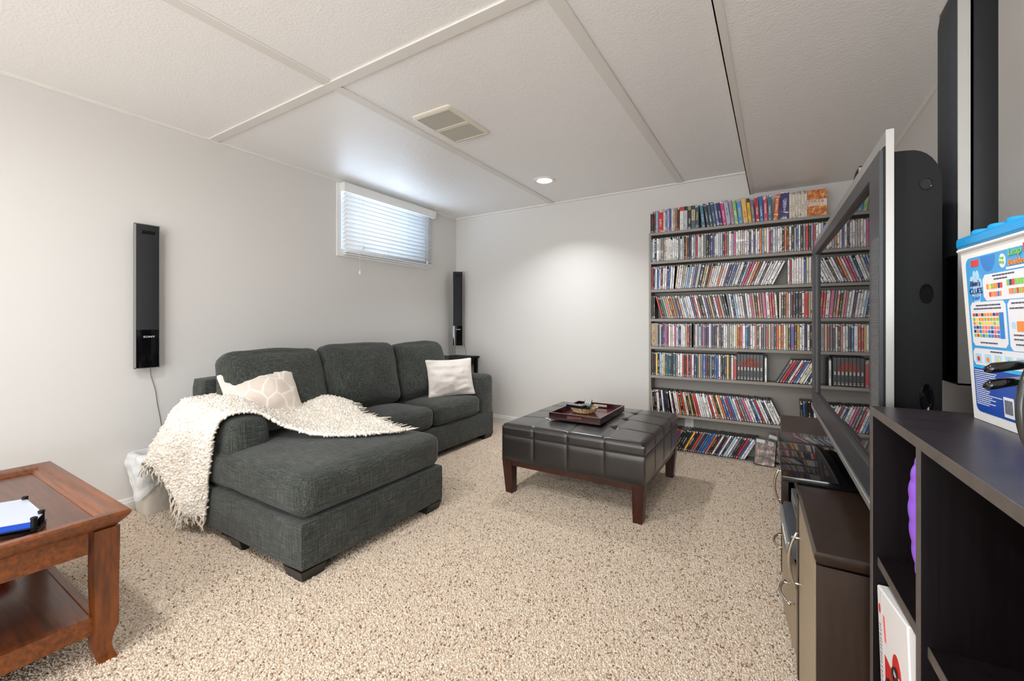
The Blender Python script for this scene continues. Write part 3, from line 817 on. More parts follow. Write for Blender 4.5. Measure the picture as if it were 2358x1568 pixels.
# piping seams on the chaise cushion
for zz in (.300, .392):
    P = []
    for cx, cy, a0 in ((SX_CH - .052, 1.064, -90), (SX_CH - .052, 1.798, 0)):
        for k2 in range(7):
            a = R(a0 + 15 * k2); P.append((cx + .0535 * math.cos(a), cy + .0535 * math.sin(a), zz))
    P = [(-2.2, 1.0065, zz), (-1.9, 1.0045, zz)] + P + [(-1.9, 1.857, zz)]
def back_cushion(y0, y1, seed, tilt=12, zt=.865, xx=-2.735):
    w_, h_ = y1 - y0, zt - .41
    mb = soft_box(.17, w_, h_, .062, 16, (.05, .012, .018), .010, seed, 0, .0)
    for v in mb.bm.verts:
        u = v.co.z / h_
        v.co.x *= 1.0 + .15 * (1 - u)
    o = S(mb, 'back_cushion', m_sofa, None, 180)
    o.rotation_euler = (0, R(-tilt), 0); o.location = (xx + .145, (y0 + y1) / 2, .418)
    return o
back_cushion(1.185, 1.795, 1, 13, .872)
back_cushion(1.805, 2.440, 20, 12, .885)
back_cushion(2.450, 3.035, 33, 13, .868)
def leg(x0, x1, y0, y1, dx, dy):
    b = .016
    ring = lambda z, s_: [(x0 + (s_ if dx < 0 else 0) * b, y0 + (s_ if dy < 0 else 0) * b, z), (x1 - (s_ if dx > 0 else 0) * b, y0 + (s_ if dy < 0 else 0) * b, z),
                          (x1 - (s_ if dx > 0 else 0) * b, y1 - (s_ if dy > 0 else 0) * b, z), (x0 + (s_ if dx < 0 else 0) * b, y1 - (s_ if dy > 0 else 0) * b, z)]
    S(MB().loft([ring(0, 1), ring(.05, 0)]), 'leg', m_leg)
leg(SX_CH - .13, SX_CH - .004, 1.008, 1.12, 1, -1); leg(SX_CH - .11, SX_CH - .004, 1.74, 1.852, 1, 1)
leg(-2.19, -2.08, 1.008, 1.10, -1, -1); leg(-2.33, SX_ARM, SY0 + .005, SY0 + .12, 1, -1)
leg(-2.33, SX_ARM, 3.13, 3.257, 1, 1); leg(SX_BACK + .005, SX_BACK + .1, SY0 + .005, SY0 + .1, -1, -1); leg(SX_BACK + .005, SX_BACK + .1, 3.15, 3.257, -1, 1)

# throw pillows
def pillow_mat(name, a, b, pattern):
    s = NT(name); v = s.coord('Object', (1, 1, 1))
    n1 = s.noise(v, 7, 3)
    if pattern:
        vo = s.n.new('ShaderNodeTexVoronoi'); vo.feature = 'DISTANCE_TO_EDGE'; vo.inputs['Scale'].default_value = 12
        mp = s.coord('Object', (1, 1.6, .8)); s.l.new(mp, vo.inputs['Vector'])
        col = s.ramp(vo.outputs['Distance'], [(.045, lin(a)), (.075, lin(b))])
        s.set(col, .9)
    else: s.set(s.ramp(n1, [(.3, lin(b)), (.7, lin(a))]), .9)
    s.b.inputs['Sheen Weight'].default_value = .2
    s.bump(s.noise(v, 300, 2), .2, .001)
    return s.m
def pillow(label, w_, h_, loc, m3, mat, seed, wr):
    mb = soft_box(w_, .03, h_, .014, 22, (0, .075, 0), 0, seed)
    for v in mb.bm.verts:
        u, z = v.co.x / (w_ / 2), (v.co.z - h_ / 2) / (h_ / 2)
        f = 1 - .075 * (1 - z * z) * abs(u) ** 2 ; g_ = 1 - .075 * (1 - u * u) * abs(z) ** 2
        v.co.x *= f; v.co.z = h_ / 2 + (v.co.z - h_ / 2) * g_
        e = max(abs(u), abs(z))
        n_ = noise.noise(Vector((u * 2.2 + seed, z * 4.5 - u * 1.5, seed))) + .6 * noise.noise(Vector((u * 6 + seed, z * 11 - u * 5, 3)))
        v.co.y += wr * n_ * (1 if v.co.y > 0 else -1) * (1 - e ** 6)
    o = mb.build('throw_pillow', mat, None, 180)
    o.matrix_world = Matrix.Translation(loc) @ m3.to_4x4()
    return tag(o, label, 'pillow', 'cream throw pillows on the sofa')
def frame(xa, za):
    """axes: local x -> xa, local z -> za (orthonormalised), local -y faces out"""
    x = Vector(xa).normalized(); z = Vector(za); z = (z - x * z.dot(x)).normalized(); y = z.cross(x)
    return Matrix((x, y, z)).transposed()
pillow('cream throw pillow with a pale geometric pattern, tilted behind the fluffy throw', .40, .40, (-2.42, 1.355, .425), frame((.20, .95, .10), (-.46, -.02, .82)), pillow_mat('pillow_geo', (232, 222, 210), (214, 200, 188), True), 4, .010)
pillow('cream crinkled velvet throw pillow leaning in the right arm corner of the sofa', .44, .33, (-2.355, 2.855, .414), frame((.42, .90, .0), (-.22, .10, .95)), pillow_mat('pillow_velvet', (236, 228, 220), (222, 212, 204), False), 9, .022)

# fluffy throw: cross sections from the front edge to the rear edge
SEC = [[(-1.73, 1.70, .458), (-1.96, 1.73, .474), (-2.16, 1.76, .490), (-2.37, 1.80, .545), (-2.52, 1.77, .535)],
       [(-1.80, 1.58, .460), (-2.02, 1.62, .476), (-2.20, 1.66, .500), (-2.41, 1.71, .570), (-2.56, 1.71, .560)],
       [(-1.90, 1.45, .462), (-2.10, 1.50, .474), (-2.28, 1.55, .505), (-2.44, 1.58, .545), (-2.58, 1.61, .54)],
       [(-2.03, 1.34, .474), (-2.16, 1.38, .482), (-2.32, 1.42, .520), (-2.46, 1.46, .54), (-2.60, 1.49, .55)],
       [(-2.13, 1.265, .515), (-2.25, 1.285, .53), (-2.38, 1.31, .56), (-2.50, 1.335, .585), (-2.62, 1.36, .60)],
       [(-2.19, 1.19, .580), (-2.31, 1.20, .598), (-2.43, 1.215, .618), (-2.56, 1.235, .634), (-2.67, 1.25, .64)],
       [(-2.225, 1.105, .606), (-2.34, 1.11, .622), (-2.46, 1.12, .618), (-2.59, 1.13, .640), (-2.70, 1.14, .645)],
       [(-2.25, 1.025, .592), (-2.37, 1.02, .606), (-2.49, 1.02, .596), (-2.61, 1.03, .618), (-2.715, 1.04, .632)],
       [(-2.27, .985, .515), (-2.39, .972, .535), (-2.51, .985, .520), (-2.63, .975, .548), (-2.735, .99, .565)],
       [(-2.295, .985, .40), (-2.40, .955, .42), (-2.53, 1.0, .40), (-2.62, .945, .45), (-2.765, .955, .48)],
       [(-2.315, .985, .29), (-2.41, .945, .30), (-2.55, 1.0, .27), (-2.64, .93, .37), (-2.80, .93, .41)],
       [(-2.335, .985, .19), (-2.43, .942, .18), (-2.56, .99, .155), (-2.65, .925, .30), (-2.82, .915, .355)],
       [(-2.345, .98, .115), (-2.44, .955, .11), (-2.565, .965, .10), (-2.66, .935, .25), (-2.835, .905, .315)]]
def cr(P, t):
    n = len(P) - 1; x = min(max(t, 0), 1) * n; i = min(int(x), n - 1); f = x - i
    g_ = lambda k2: Vector(P[min(max(k2, 0), n)])
    p0, p1, p2, p3 = g_(i - 1), g_(i), g_(i + 1), g_(i + 2)
    return .5 * ((2 * p1) + (-p0 + p2) * f + (2 * p0 - 5 * p1 + 4 * p2 - p3) * f * f + (-p0 + 3 * p1 - 3 * p2 + p3) * f ** 3)
def sheet(u, v):
    p = cr([cr(sec, v) for sec in SEC], u)
    return p
def sheetn(u, v):
    p = sheet(u, v); e = .004
    du = sheet(min(1, u + e), v) - sheet(max(0, u - e), v); dv = sheet(u, min(1, v + e)) - sheet(u, max(0, v - e))
    n_ = dv.cross(du)
    n_ = n_.normalized() if n_.length > 1e-9 else Vector((0, 0, 1))
    k2 = noise.noise(Vector((u * 7, v * 5, 2))) * .010 + .006 * noise.noise(Vector((u * 22, v * 13, 5)))
    return p + n_ * k2, n_
throw = thing('throw_blanket', 'fluffy cream throw blanket draped over the near sofa arm down to the floor', 'blanket', (-2.4, 1.2, .6))
def TB(mb, *a, **k):
    o = mb.build(*a, **k); o.parent = throw; o.matrix_parent_inverse = Matrix.Translation((-2.4, 1.2, .6)).inverted(); return o
mb = MB(); mb.grid(lambda u, v: sheetn(u, v)[0], 90, 44)
cl = TB(mb, 'woven_cloth', m_throw, None, 180)
if sum(p.normal.z for p in cl.data.polygons[:900]) < 0: cl.data.flip_normals()
md = cl.modifiers.new('thick', 'SOLIDIFY'); md.thickness = .012; md.offset = 0
yt = cl.copy(); yt.name = 'yarn_tufts'; yt.data = cl.data.copy(); yt.modifiers.clear(); C.objects.link(yt); tag(yt, kind='stuff')
scatter(yt, m_tuft, 10500, (.0062, .0112), (.75, .75, 1.7), 2, 1.0)
rf = random.Random(3)
def fringe(u, vs, du, lng, down, name='fringe'):
    mb = MB()
    for v in vs:
        v = min(1, max(0, v + rf.uniform(-.008, .008)))
        p = sheetn(u, v)[0]; d = (sheet(u, v) - sheet(u - du, v)).normalized()
        L_ = lng * rf.uniform(.6, 1.3); pts = []
        for k2 in range(5):
            t = k2 / 4
            q_ = p + d * (L_ * t) + Vector((rf.uniform(-.008, .008), rf.uniform(-.008, .008), -down * t * t * L_))
            q_.z = max(q_.z, .015)
            pts.append(q_)
        mb.tube(pts, [.0055, .005, .0045, .004, .002], 5)
    o = TB(mb, name, m_throw, None, 180); return tag(o, kind='stuff')
fringe(1.0, [i / 42 for i in range(43)], .02, .055, .3)
fringe(0.0, [i / 36 for i in range(37)], -.02, .055, -.1)
mb = MB(); mb.tube([(-2.485, .945, .16), (-2.492, .93, .10), (-2.488, .915, .05), (-2.492, .90, .018)], [.004, .0035, .003, .002], 5)
TB(mb, 'loose_strand', m_throw, None, 180)

# ------------------------------------------------------------------ waste bin with liner
bin_ = thing('waste_bin', 'small off white waste bin with a white bag liner between wall and sofa', 'bin', (-2.965, 1.06, 0))
m_bin = M('bin_plastic', (218, 212, 202), .45)
def rrect(hx, hy, r, z, n=5, cx=0, cy=0): return [(x + cx, y + cy, zz) for x, y, zz in rr(hx, hy, r, z, n)]
MB().loft([rrect(.072, .128, .025, .003), rrect(.076, .134, .028, .015), rrect(.090, .152, .03, .32), rrect(.084, .146, .028, .32), rrect(.072, .128, .026, .02)], True).build('bin_body', m_bin, bin_, 40)
lg = NT('liner_film'); lg.set(lin((240, 241, 242)), .3); lg.b.inputs['Alpha'].default_value = .82
lg.b.inputs['Transmission Weight'].default_value = 0
lg.bump(lg.noise(lg.coord('Object'), 28, 3), .5, .01); m_liner = lg.m
mb = MB(); NR = 64
def liner(u, v):
    a = 2 * PI * u; d = (math.degrees(a) + 180) % 360 - 180     # 0 = room side (+x), -90 = near side
    def rad(hx, hy):
        c_, s_ = abs(math.cos(a)), abs(math.sin(a)); return 1 / ((c_ / hx) ** 5 + (s_ / hy) ** 5) ** .2
    near = math.exp(-((d + 68) / 26) ** 2); arch = math.exp(-((d + 118) / 15) ** 2); wall = math.exp(-((d + 146) / 14) ** 2)
    L_ = .15 + .10 * near - .055 * arch + .05 * wall + .02 * math.sin(3 * a + 1)
    if v < .25:
        t = v / .25; r = rad(.088 * (.72 + .28 * t), .150 * (.72 + .28 * t)); z = .295 + .040 * math.sin(t * PI / 2) + .006 * noise.noise(Vector((a * 3, t * 3, 7)))
    else:
        t = (v - .25) / .75; blw = math.sin(min(1, t * 1.25) * PI) ** .7 if t < .8 else 0
        r = rad(.092, .154) + .010 + .026 * blw * (.5 + .5 * noise.noise(Vector((a * 1.6, 3, 1)))) + .006 * math.sin(a * 6 + t * 3) * t + .010 * noise.noise(Vector((a * 3.5, t * 5, 1)))
        z = .335 - L_ * t + .006 * noise.noise(Vector((a * 4, t * 4, 5)))
    x, y = r * math.cos(a), r * math.sin(a)
    return (max(-.097, min(x, .092 if y > -.06 else .125)), y, z)
mb.grid(liner, 96, 26, True)
mb.build('bag_liner', m_liner, bin_, 180)

# ------------------------------------------------------------------ small dark table in the corner
st = thing('side_table', 'narrow dark wooden table in the room corner under the wall speaker', 'table', (-2.90, 3.53, 0))
MB().box(-.168, .160, -.19, .25, .665, .685, .003, 1).build('tabletop', m_espresso, st)
MB().box(-.14, .13, -.165, .225, .60, .665).build('apron', m_espresso, st)
for x in (-.145, .115):
    for y in (-.175, .205): MB().box(x, x + .03, y, y + .03, 0, .665).build('leg', m_espresso, st)

# ------------------------------------------------------------------ coffee table bottom left
TX0, TX1, TY0, TY1, TZ = -2.625, -1.733, -.16, .522, .462
ct = thing('coffee_table', 'reddish brown wooden coffee table with a moulded rim and lower shelf', 'table', ((TX0 + TX1) / 2, (TY0 + TY1) / 2, 0))
hx, hy = (TX1 - TX0) / 2, (TY1 - TY0) / 2
def rim(mb, prof):
    """prof list of (inset, z)"""
    rings = [[(hx - i, hy - i, z), (-hx + i, hy - i, z), (-hx + i, -hy + i, z), (hx - i, -hy + i, z)] for i, z in prof]
    mb.loft(rings + [rings[0]], False); return mb
rim(MB(), [(.030, .415), (.004, .445), (0, .455), (.003, .462), (.020, .4625), (.046, .4555), (.052, .449), (.060, .449), (.068, .4425), (.07, .415)]).build('rim_moulding', m_cherry, ct, 30)
MB().box(-hx + .066, hx - .066, -hy + .066, .05, .418, .441).build('inlay_panel', m_cherry, ct)
MB().box(-hx + .066, hx - .066, .0505, hy - .066, .418, .4408).build('inlay_panel', m_cherryd, ct)
for y in (-hy + .055, hy - .075): MB().box(-hx + .09, hx - .09, y, y + .02, .345, .415).build('apron', m_cherry, ct)
for x in (-hx + .045, hx - .067): MB().box(x, x + .022, -hy + .09, hy - .09, .345, .415).build('apron', m_cherry, ct)
for sx in (-1, 1):
    for sy in (-1, 1):
        rings = []
        for z, o_, wd in ((.414, 0, .030), (.36, .000, .030), (.25, -.001, .029), (.16, .0, .028), (.11, .001, .027), (.075, -.006, .024), (.045, -.008, .022), (.02, -.002, .022), (0, .006, .022)):
            cx, cy = sx * (hx - .052 + o_), sy * (hy - .052 + o_)
            rings.append([(cx + a * wd, cy + b * wd, z) for a, b in ((1, 1), (-1, 1), (-1, -1), (1, -1))])
        MB().loft(rings).build('leg', m_cherryl, ct, 30)
MB().box(-hx + .08, hx - .08, -hy + .08, hy - .08, .128, .142).build('lower_shelf', m_cherryd, ct)
for x in (-hx + .045, hx - .067): MB().box(x, x + .022, -hy + .075, hy - .075, .095, .150).build('shelf_rail', m_cherry, ct)
for y in (-hy + .06, hy - .08): MB().box(-hx + .075, hx - .075, y, y + .02, .095, .146).build('shelf_rail', m_cherry, ct)
# blue bead game on the table
toy = thing('tabletop_toy', 'blue and clear plastic tabletop toy with black corner posts on the coffee table', 'toy', (-1.925, .285, .441))
m_clear = NT('clear_acrylic'); m_clear.set(lin((226, 232, 246)), .08); m_clear.b.inputs['Alpha'].default_value = .55; m_clear = m_clear.m
m_blue = M('bright_blue', (22, 86, 206), .35)
hexa = [(.11, .045), (.06, .07), (-.14, .07), (-.17, 0.0), (-.14, -.07), (.06, -.06)]
mb = MB()
mb.prism([(a * 1.04, b * 1.08) for a, b in hexa], lambda a, b, h: (a, b, h), 0.002, .012)
mb.prism([(a * 1.06, b * 1.1) for a, b in hexa], lambda a, b, h: (a, b, h), .016, .019)
mb.build('tray_base', m_black, toy)
mb = MB(); mb.prism([(a * .92, b * .88) for a, b in hexa], lambda a, b, h: (a, b, h), .019, .036)
for i in range(26):
    x = -.13 + i * .0075; mb.box(x, x + .004, -.066, -.060, .019, .0355)
mb.build('blue_rods', m_blue, toy)
mb = MB(); mb.prism(hexa, lambda a, b, h: (a, b, h), .0365, .039); mb.build('clear_lid', m_clear, toy)
for a, b in hexa: MB().lathe([(.007, .012), (.007, .043), (.008, .043), (.008, .047), (.005, .049)], a * .96, b * .95, 12).build('corner_post', m_dark, toy, 40)
rb = thing('bowl', 'red glossy bowl at the back of the coffee table shelf', 'bowl', (-2.42, .30, .1425))
MB().lathe([(.04, 0), (.065, .01), (.085, .04), (.092, .07), (.088, .07), (.08, .04), (.06, .014), (.002, .010)], 0, 0, 32).build('bowl_body', M('red_glaze', (200, 44, 26), .2), rb, 180)

# ------------------------------------------------------------------ leather ottoman with tray
OX, OY, OH = -1.003, 2.650, .436
ot = thing('ottoman', 'square dark brown leather ottoman table with tufted lid and wooden legs', 'ottoman', (OX, OY, 0))
def lid(u, v):
    # u,v across a closed shell: top only
    x, y = (u * 2 - 1), (v * 2 - 1)
    e = max(abs(x), abs(y))
    z = .430 + .022 * (1 - x * x) * (1 - y * y)
    for gx in (-.5, 0, .5):
        z -= .005 * math.exp(-((x - gx) / .014) ** 2) + .005 * math.exp(-((y - gx) / .014) ** 2)
        for gy in (-.5, 0, .5):
            r2 = (x - gx) ** 2 + (y - gy) ** 2
            z -= .014 * math.exp(-r2 / .0035)
    if e > .95:
        t = (e - .95) / .05; z -= .022 * (1 - math.sqrt(max(0, 1 - t * t)))
    px, py = x, y
    m = OH - .004
    return (m * px, m * py, z)
mb = MB(); mb.grid(lid, 96, 96)
mb.build('lid_top', m_leather, ot, 180)
def side_pieces(z0, z1, name, puff):
    for side in range(4):
        for k2 in range(4):
            a0 = -OH + .003 + k2 * (2 * OH - .006) / 4; a1 = a0 + (2 * OH - .006) / 4
            mb = MB()
            def g_(u, v, a0=a0, a1=a1):
                a = a0 + (a1 - a0) * u; z = z0 + (z1 - z0) * v
                o_ = OH - .004 + puff * (1 - abs(2 * u - 1) ** 16) * (1 - abs(2 * v - 1) ** 8)
                return ((a, -o_, z), (o_, a, z), (-a, o_, z), (-o_, -a, z))[side]
            mb.grid(g_, 24, 10)
            mb.build(name, m_leather, ot, 180)
side_pieces(.362, .412, 'lid_side', .0045)
side_pieces(.212, .358, 'side_panel', .0045)
MB().box(-OH + .006, OH - .006, -OH + .006, OH - .006, .205, .405).build('box_core', m_leather, ot)
for sx in (-1, 1):
    for sy in (-1, 1):
        c_ = OH - .040
        rings = []
        for z, wd, off in ((0, .024, .008), (.212, .033, 0)):
            cx, cy = sx * (c_ - off + .004), sy * (c_ - off + .004)
            rings.append([(cx + a * wd, cy + b * wd, z) for a, b in ((1, 1), (-1, 1), (-1, -1), (1, -1))])
        MB().loft(rings).build('leg', m_legwood, ot)
for a in (-1, 1):
    MB().box(-OH + .07, OH - .07, a * (OH - .022) - .011, a * (OH - .022) + .011, .176, .211).build('rail', m_legwood, ot)
    MB().box(a * (OH - .022) - .011, a * (OH - .022) + .011, -OH + .07, OH - .07, .176, .211).build('rail', m_legwood, ot)
m_btn = M('leather_button', (34, 29, 27), .3)
for gx in (-.5, 0, .5):
    for gy in (-.5, 0, .5):
        z = lid(.5 + gx / 2, .5 + gy / 2)[2]
        MB().lathe([(.0095, z - .001), (.009, z + .002), (.005, z + .0042), (.0005, z + .0048)], gx * OH, gy * OH, 14).build('button', m_btn, ot, 180)

m_maroon = wood('mahogany_tray', (30, 10, 12), (64, 20, 24), (4, 40, 40), .18, .5)
tb_ = NT('tray_croc'); _v = tb_.coord('Object')
vo = tb_.n.new('ShaderNodeTexVoronoi'); vo.inputs['Scale'].default_value = 95; tb_.l.new(_v, vo.inputs['Vector'])
tb_.set(tb_.ramp(vo.outputs['Distance'], [(.2, lin((132, 52, 50))), (.6, lin((66, 18, 22)))]), .2); tb_.bump(vo.outputs['Distance'], -.3, .002)
TRZ = .4525
tr = thing('serving_tray', 'dark mahogany serving tray with slot handles on the leather ottoman', 'tray', (-1.031, 2.615, TRZ))
TW, TL, TH = .167, .231, .040
MB().box(-TW + .008, TW - .008, -TL + .008, TL - .008, .001, .007).build('tray_base', tb_.m, tr)
for sx in (-1, 1): MB().box(sx * (TW - .005) - .005, sx * (TW - .005) + .005, -TL, TL, 0, TH, .0015, 1).build('tray_side', m_maroon, tr)
def slot_wall(y):
    L_, hw, zc, r = TW - .0098, .042, .023, .0075
    n = 8; hole = []
    for k2 in range(n + 1): a = -PI / 2 + PI * k2 / n; hole.append((hw + r * math.cos(a), zc + r * math.sin(a)))
    for k2 in range(n + 1): a = PI / 2 + PI * k2 / n; hole.append((-hw + r * math.cos(a), zc + r * math.sin(a)))
    out = []
    for hx_, hz in hole:   # matching outer boundary point
        if hx_ > hw + 1e-6: out.append((L_, 0 if hz < zc - .003 else (TH if hz > zc + .003 else zc)))
        elif hx_ < -hw - 1e-6: out.append((-L_, 0 if hz < zc - .003 else (TH if hz > zc + .003 else zc)))
        else: out.append((hx_, 0 if hz < zc else TH))
    mb = MB(); N_ = len(hole)
    for yy, flip in ((y - .005, 0), (y + .005, 1)):
        ho = [mb.bm.verts.new((a, yy, b)) for a, b in hole]; oo = [mb.bm.verts.new((a, yy, b)) for a, b in out]
        for i in range(N_):
            j = (i + 1) % N_
            try: mb.bm.faces.new((ho[i], ho[j], oo[j], oo[i]))
            except Exception: pass
        if not flip: h0, o0 = ho, oo
    for i in range(N_):
        j = (i + 1) % N_
        mb.bm.faces.new((h0[i], h0[j], ho[j], ho[i])); mb.bm.faces.new((o0[i], o0[j], oo[j], oo[i]))
    bmesh.ops.remove_doubles(mb.bm, verts=mb.bm.verts[:], dist=1e-5)
    return mb.build('tray_end', m_maroon, tr)
slot_wall(-TL + .005); slot_wall(TL - .005)
bk_ = thing('wicker_basket', 'small oval wicker basket holding two remote controls on the tray', 'basket', (-1.072, 2.645, TRZ + .0075), R(20))
m_wick = NT('wicker'); _v = m_wick.coord('Object', (1, 1, 1))
m_wick.set(m_wick.ramp(m_wick.noise(_v, 120, 2), [(.35, lin((150, 108, 58))), (.5, lin((214, 186, 138))), (.65, lin((238, 222, 190)))]), .6); m_wick = m_wick.m
for k2 in range(6):
    z = .006 + k2 * .0062; f = .74 + .045 * k2
    P = [((.094 * f) * math.cos(2 * PI * i / 72), (.068 * f) * math.sin(2 * PI * i / 72), z + .0012 * math.sin(i * 2.2 + k2 * PI)) for i in range(73)]
    rd = [.0038 + .0011 * math.sin(i * 2.2 + k2 * PI) for i in range(73)]
    MB().tube(P, rd, 6).build('rim' if k2 == 5 else 'coil', m_wick, bk_, 180)
MB().lathe([(.001, .002), (.06, .002), (.063, .006), (.001, .006)], 0, 0, 24).build('basket_base', m_wick, bk_, None, None)
def remote(lab, loc, rot, L_, W_, mb_, mkeys, nr, nc):
    t = thing('remote_control', lab, 'remote', loc, 0, 'remote controls in the basket'); t.rotation_euler = rot
    rbx = MB().box(-W_ / 2, W_ / 2, -L_ / 2, L_ / 2, 0, .018, .004, 3).build('remote_body', mb_, t, 40)
    MB().box(-W_ / 2 + .003, W_ / 2 - .003, -L_ / 2 + .02, L_ / 2 - .004, .0178, .0186).build('face_plate', M('remote_face', (120, 124, 126), .4), t)
    for i in range(nr):
        for j in range(nc):
            x = (j - (nc - 1) / 2) * W_ * .28; y = L_ / 2 - .016 - i * (L_ * .55) / nr
            MB().lathe([(.0042, .0182), (.004, .0205), (.0005, .021)], x, y, 10).build('key', mkeys, t)
remote('grey remote control with pale round keys lying across the basket', (-1.045, 2.64, .507), (R(8), R(6), R(16)), .15, .046, m_dark, m_white, 5, 3)
remote('slim black remote control resting on the basket rim at left', (-1.10, 2.585, .4985), (R(-4), R(-9), R(66)), .16, .036, m_dark, M('grey_keys', (150, 152, 154), .4), 6, 2)

# ------------------------------------------------------------------ television stand
m_edge = M('worn_edge', (150, 128, 104), .4, var=(60, .3))
FRONT = [(.020, 2.575), (.020, 2.30), (.019, 2.05), (.019, 1.86), (.020, 1.79), (.026, 1.72), (.038, 1.62), (.051, 1.52), (.056, 1.38), (.063, 1.20), (.068, 1.070)]
SZ = .580
ts = thing('television_stand', 'dark wood television stand with champagne doors and nickel bow handles', 'cabinet', (.27, 1.82, 0))
def W(mb, name, mat, sm=None, par=None):
    o = mb.build(name, mat, None, sm); o.parent = par or ts
    o.matrix_parent_inverse = Matrix.Identity(4) if par else Matrix.Translation((.27, 1.82, 0)).inverted(); return o
top = FRONT + [(.50, 1.085), (.50, 2.60)]
def off(o, d): return [(x + d if x < .4 else x, y + (d if y < 1.09 else (-d if y > 2.57 else 0))) for x, y in o]
mb = MB()
mb.loft([[(x, y, z) for x, y in off(top, d)] for d, z in ((.016, SZ - .030), (.006, SZ - .024), (.0, SZ - .012), (.0, SZ - .004), (.004, SZ))])
W(mb, 'top_board', m_standwood, 30)
def fx(y, add=0):
    P = sorted(FRONT, key=lambda p: p[1])
    for (x0, y0), (x1, y1) in zip(P[:-1], P[1:]):
        if y0 <= y <= y1: return x0 + (x1 - x0) * (y - y0) / (y1 - y0) + add
    return (P[0][0] if y < P[0][1] else P[-1][0]) + add
def bow(y0, y1, z0, z1, d0, d1, name, mat, n=10, par=None, sm=None):
    """panel following the bowed front, between depths d0 (outer) and d1 (inner)"""
    ys = [y0 + (y1 - y0) * i / n for i in range(n + 1)]
    o_ = [(fx(y, d0), y) for y in ys] + [(fx(y, d1), y) for y in reversed(ys)]
    return W(MB().loft([[(x, y, z) for x, y in o_] for z in (z0, z1)]), name, mat, sm, par)
Y0, Y1 = 1.088, 2.556
W(MB().box(.094, .49, Y0, Y0 + .018, .04, SZ - .031), 'end_panel', m_standwood)
W(MB().box(.072, .16, Y0 - .006, Y0 + .010, 0, SZ - .031), 'corner_post', m_standwood)
W(MB().box(.43, .49, Y0 - .006, Y0 + .02, 0, SZ - .031), 'corner_post', m_standwood)
W(MB().box(.16, .43, Y0 - .006, Y0 + .012, SZ - .10, SZ - .031), 'end_rail', m_standwood)
W(MB().box(.16, .43, Y0 - .006, Y0 + .012, .04, .10), 'end_rail', m_standwood)
W(MB().box(.05, .49, Y1 - .018, Y1, 0, SZ - .031), 'end_panel', m_standwood)
W(MB().box(.478, .49, Y0 + .018, Y1 - .018, .04, SZ - .031), 'back_panel', m_standwood)
bow(1.11, 2.54, .035, .055, .030, .44, 'bottom_board', m_standwood, 24)
for y in (1.50, 2.06): W(MB().box(fx(y, .045), .478, y - .008, y + .008, .055, SZ - .031), 'divider', m_standwood)
bow(1.508, 2.052, .278, .294, .030, .44, 'shelf', m_standwood, 14)
bow(1.0985, 1.458, .045, SZ - .035, .004, .022, 'door', m_champ, 8)
bow(1.460, 1.506, .035, SZ - .032, .001, .026, 'front_stile', m_standwood, 4); bow(2.053, 2.0635, .035, SZ - .032, .001, .026, 'front_stile', m_standwood, 2)
near = [o for o in ts.children if o.name.startswith('door')][-1]
far = bow(2.064, 2.540, .045, SZ - .035, .006, .024, 'door', m_champ, 8)
drw = bow(1.512, 2.048, .050, .272, .004, .022, 'drawer', m_champ, 12)
def bowh(p0, p1, out, par):
    p0, p1 = Vector(p0), Vector(p1); mid = (p0 + p1) / 2; P = []
    for i in range(13):
        t = i / 12; q_ = p0 + (p1 - p0) * (t * 1.24 - .12); q_.x -= out * (1 - (2 * t - 1) ** 2) + .018 - .012
        P.append(q_)
    mb = MB(); mb.tube(P, [.0035 + .0015 * math.sin(PI * i / 12) for i in range(13)], 8)
    for q_ in (p0, p1):
        mb.tube([q_ + Vector((.012, 0, 0)), q_ + Vector((-.020, 0, 0))], .0035, 8)
    W(mb, 'handle', m_chrome, 180, par)
bowh((fx(1.435, .004), 1.435, .320), (fx(1.435, .004), 1.435, .448), .020, near)
bowh((fx(2.11, .004), 2.11, .310), (fx(2.11, .004), 2.11, .430), .020, far)
bowh((fx(1.66, .002), 1.66, .20), (fx(1.60, .002), 1.55, .20), .020, drw)
bowh((fx(2.02, .002), 2.02, .20), (fx(1.92, .002), 1.91, .20), .020, drw)
# devices in the open bay
m_devs = M('device_silver', (158, 162, 166), .35, .6, var=(200, .1))
m_devg = M('device_grey', (84, 88, 92), .4, .4, bump=(300, .2, .001))
cb = thing('cable_box', 'dark grey cable box with a row of small buttons inside the television stand', 'media box', (.185, 1.79, .2945), R(3))
MB().box(-.150, .14, -.17, .17, .008, .070, .004, 2).build('box_body', m_devg, cb, 40)
MB().box(-.162, -.149, -.165, .165, .012, .058, .005, 3).build('front_panel', m_devs, cb, 40)
for i in range(7): MB().box(-.164, -.160, -.13 + i * .022, -.118 + i * .022, .036, .044, .001, 1).build('button', m_white, cb)
for y in (-.13, .13): MB().lathe([(.012, 0), (.012, .009)], 0, y, 10).build('foot', m_dark, cb)
dp = thing('disc_player', 'silver disc player stacked on top of the dark cable box', 'media box', (.205, 1.79, .3655), R(3))
MB().box(-.145, .13, -.17, .17, .004, .052, .003, 2).build('player_body', m_devs, dp, 40)
MB().box(-.1465, -.144, -.15, .02, .030, .046).build('disc_tray', m_devg, dp)
for y in (-.13, .13): MB().lathe([(.012, 0), (.012, .005)], 0, y, 10).build('foot', m_dark, dp)

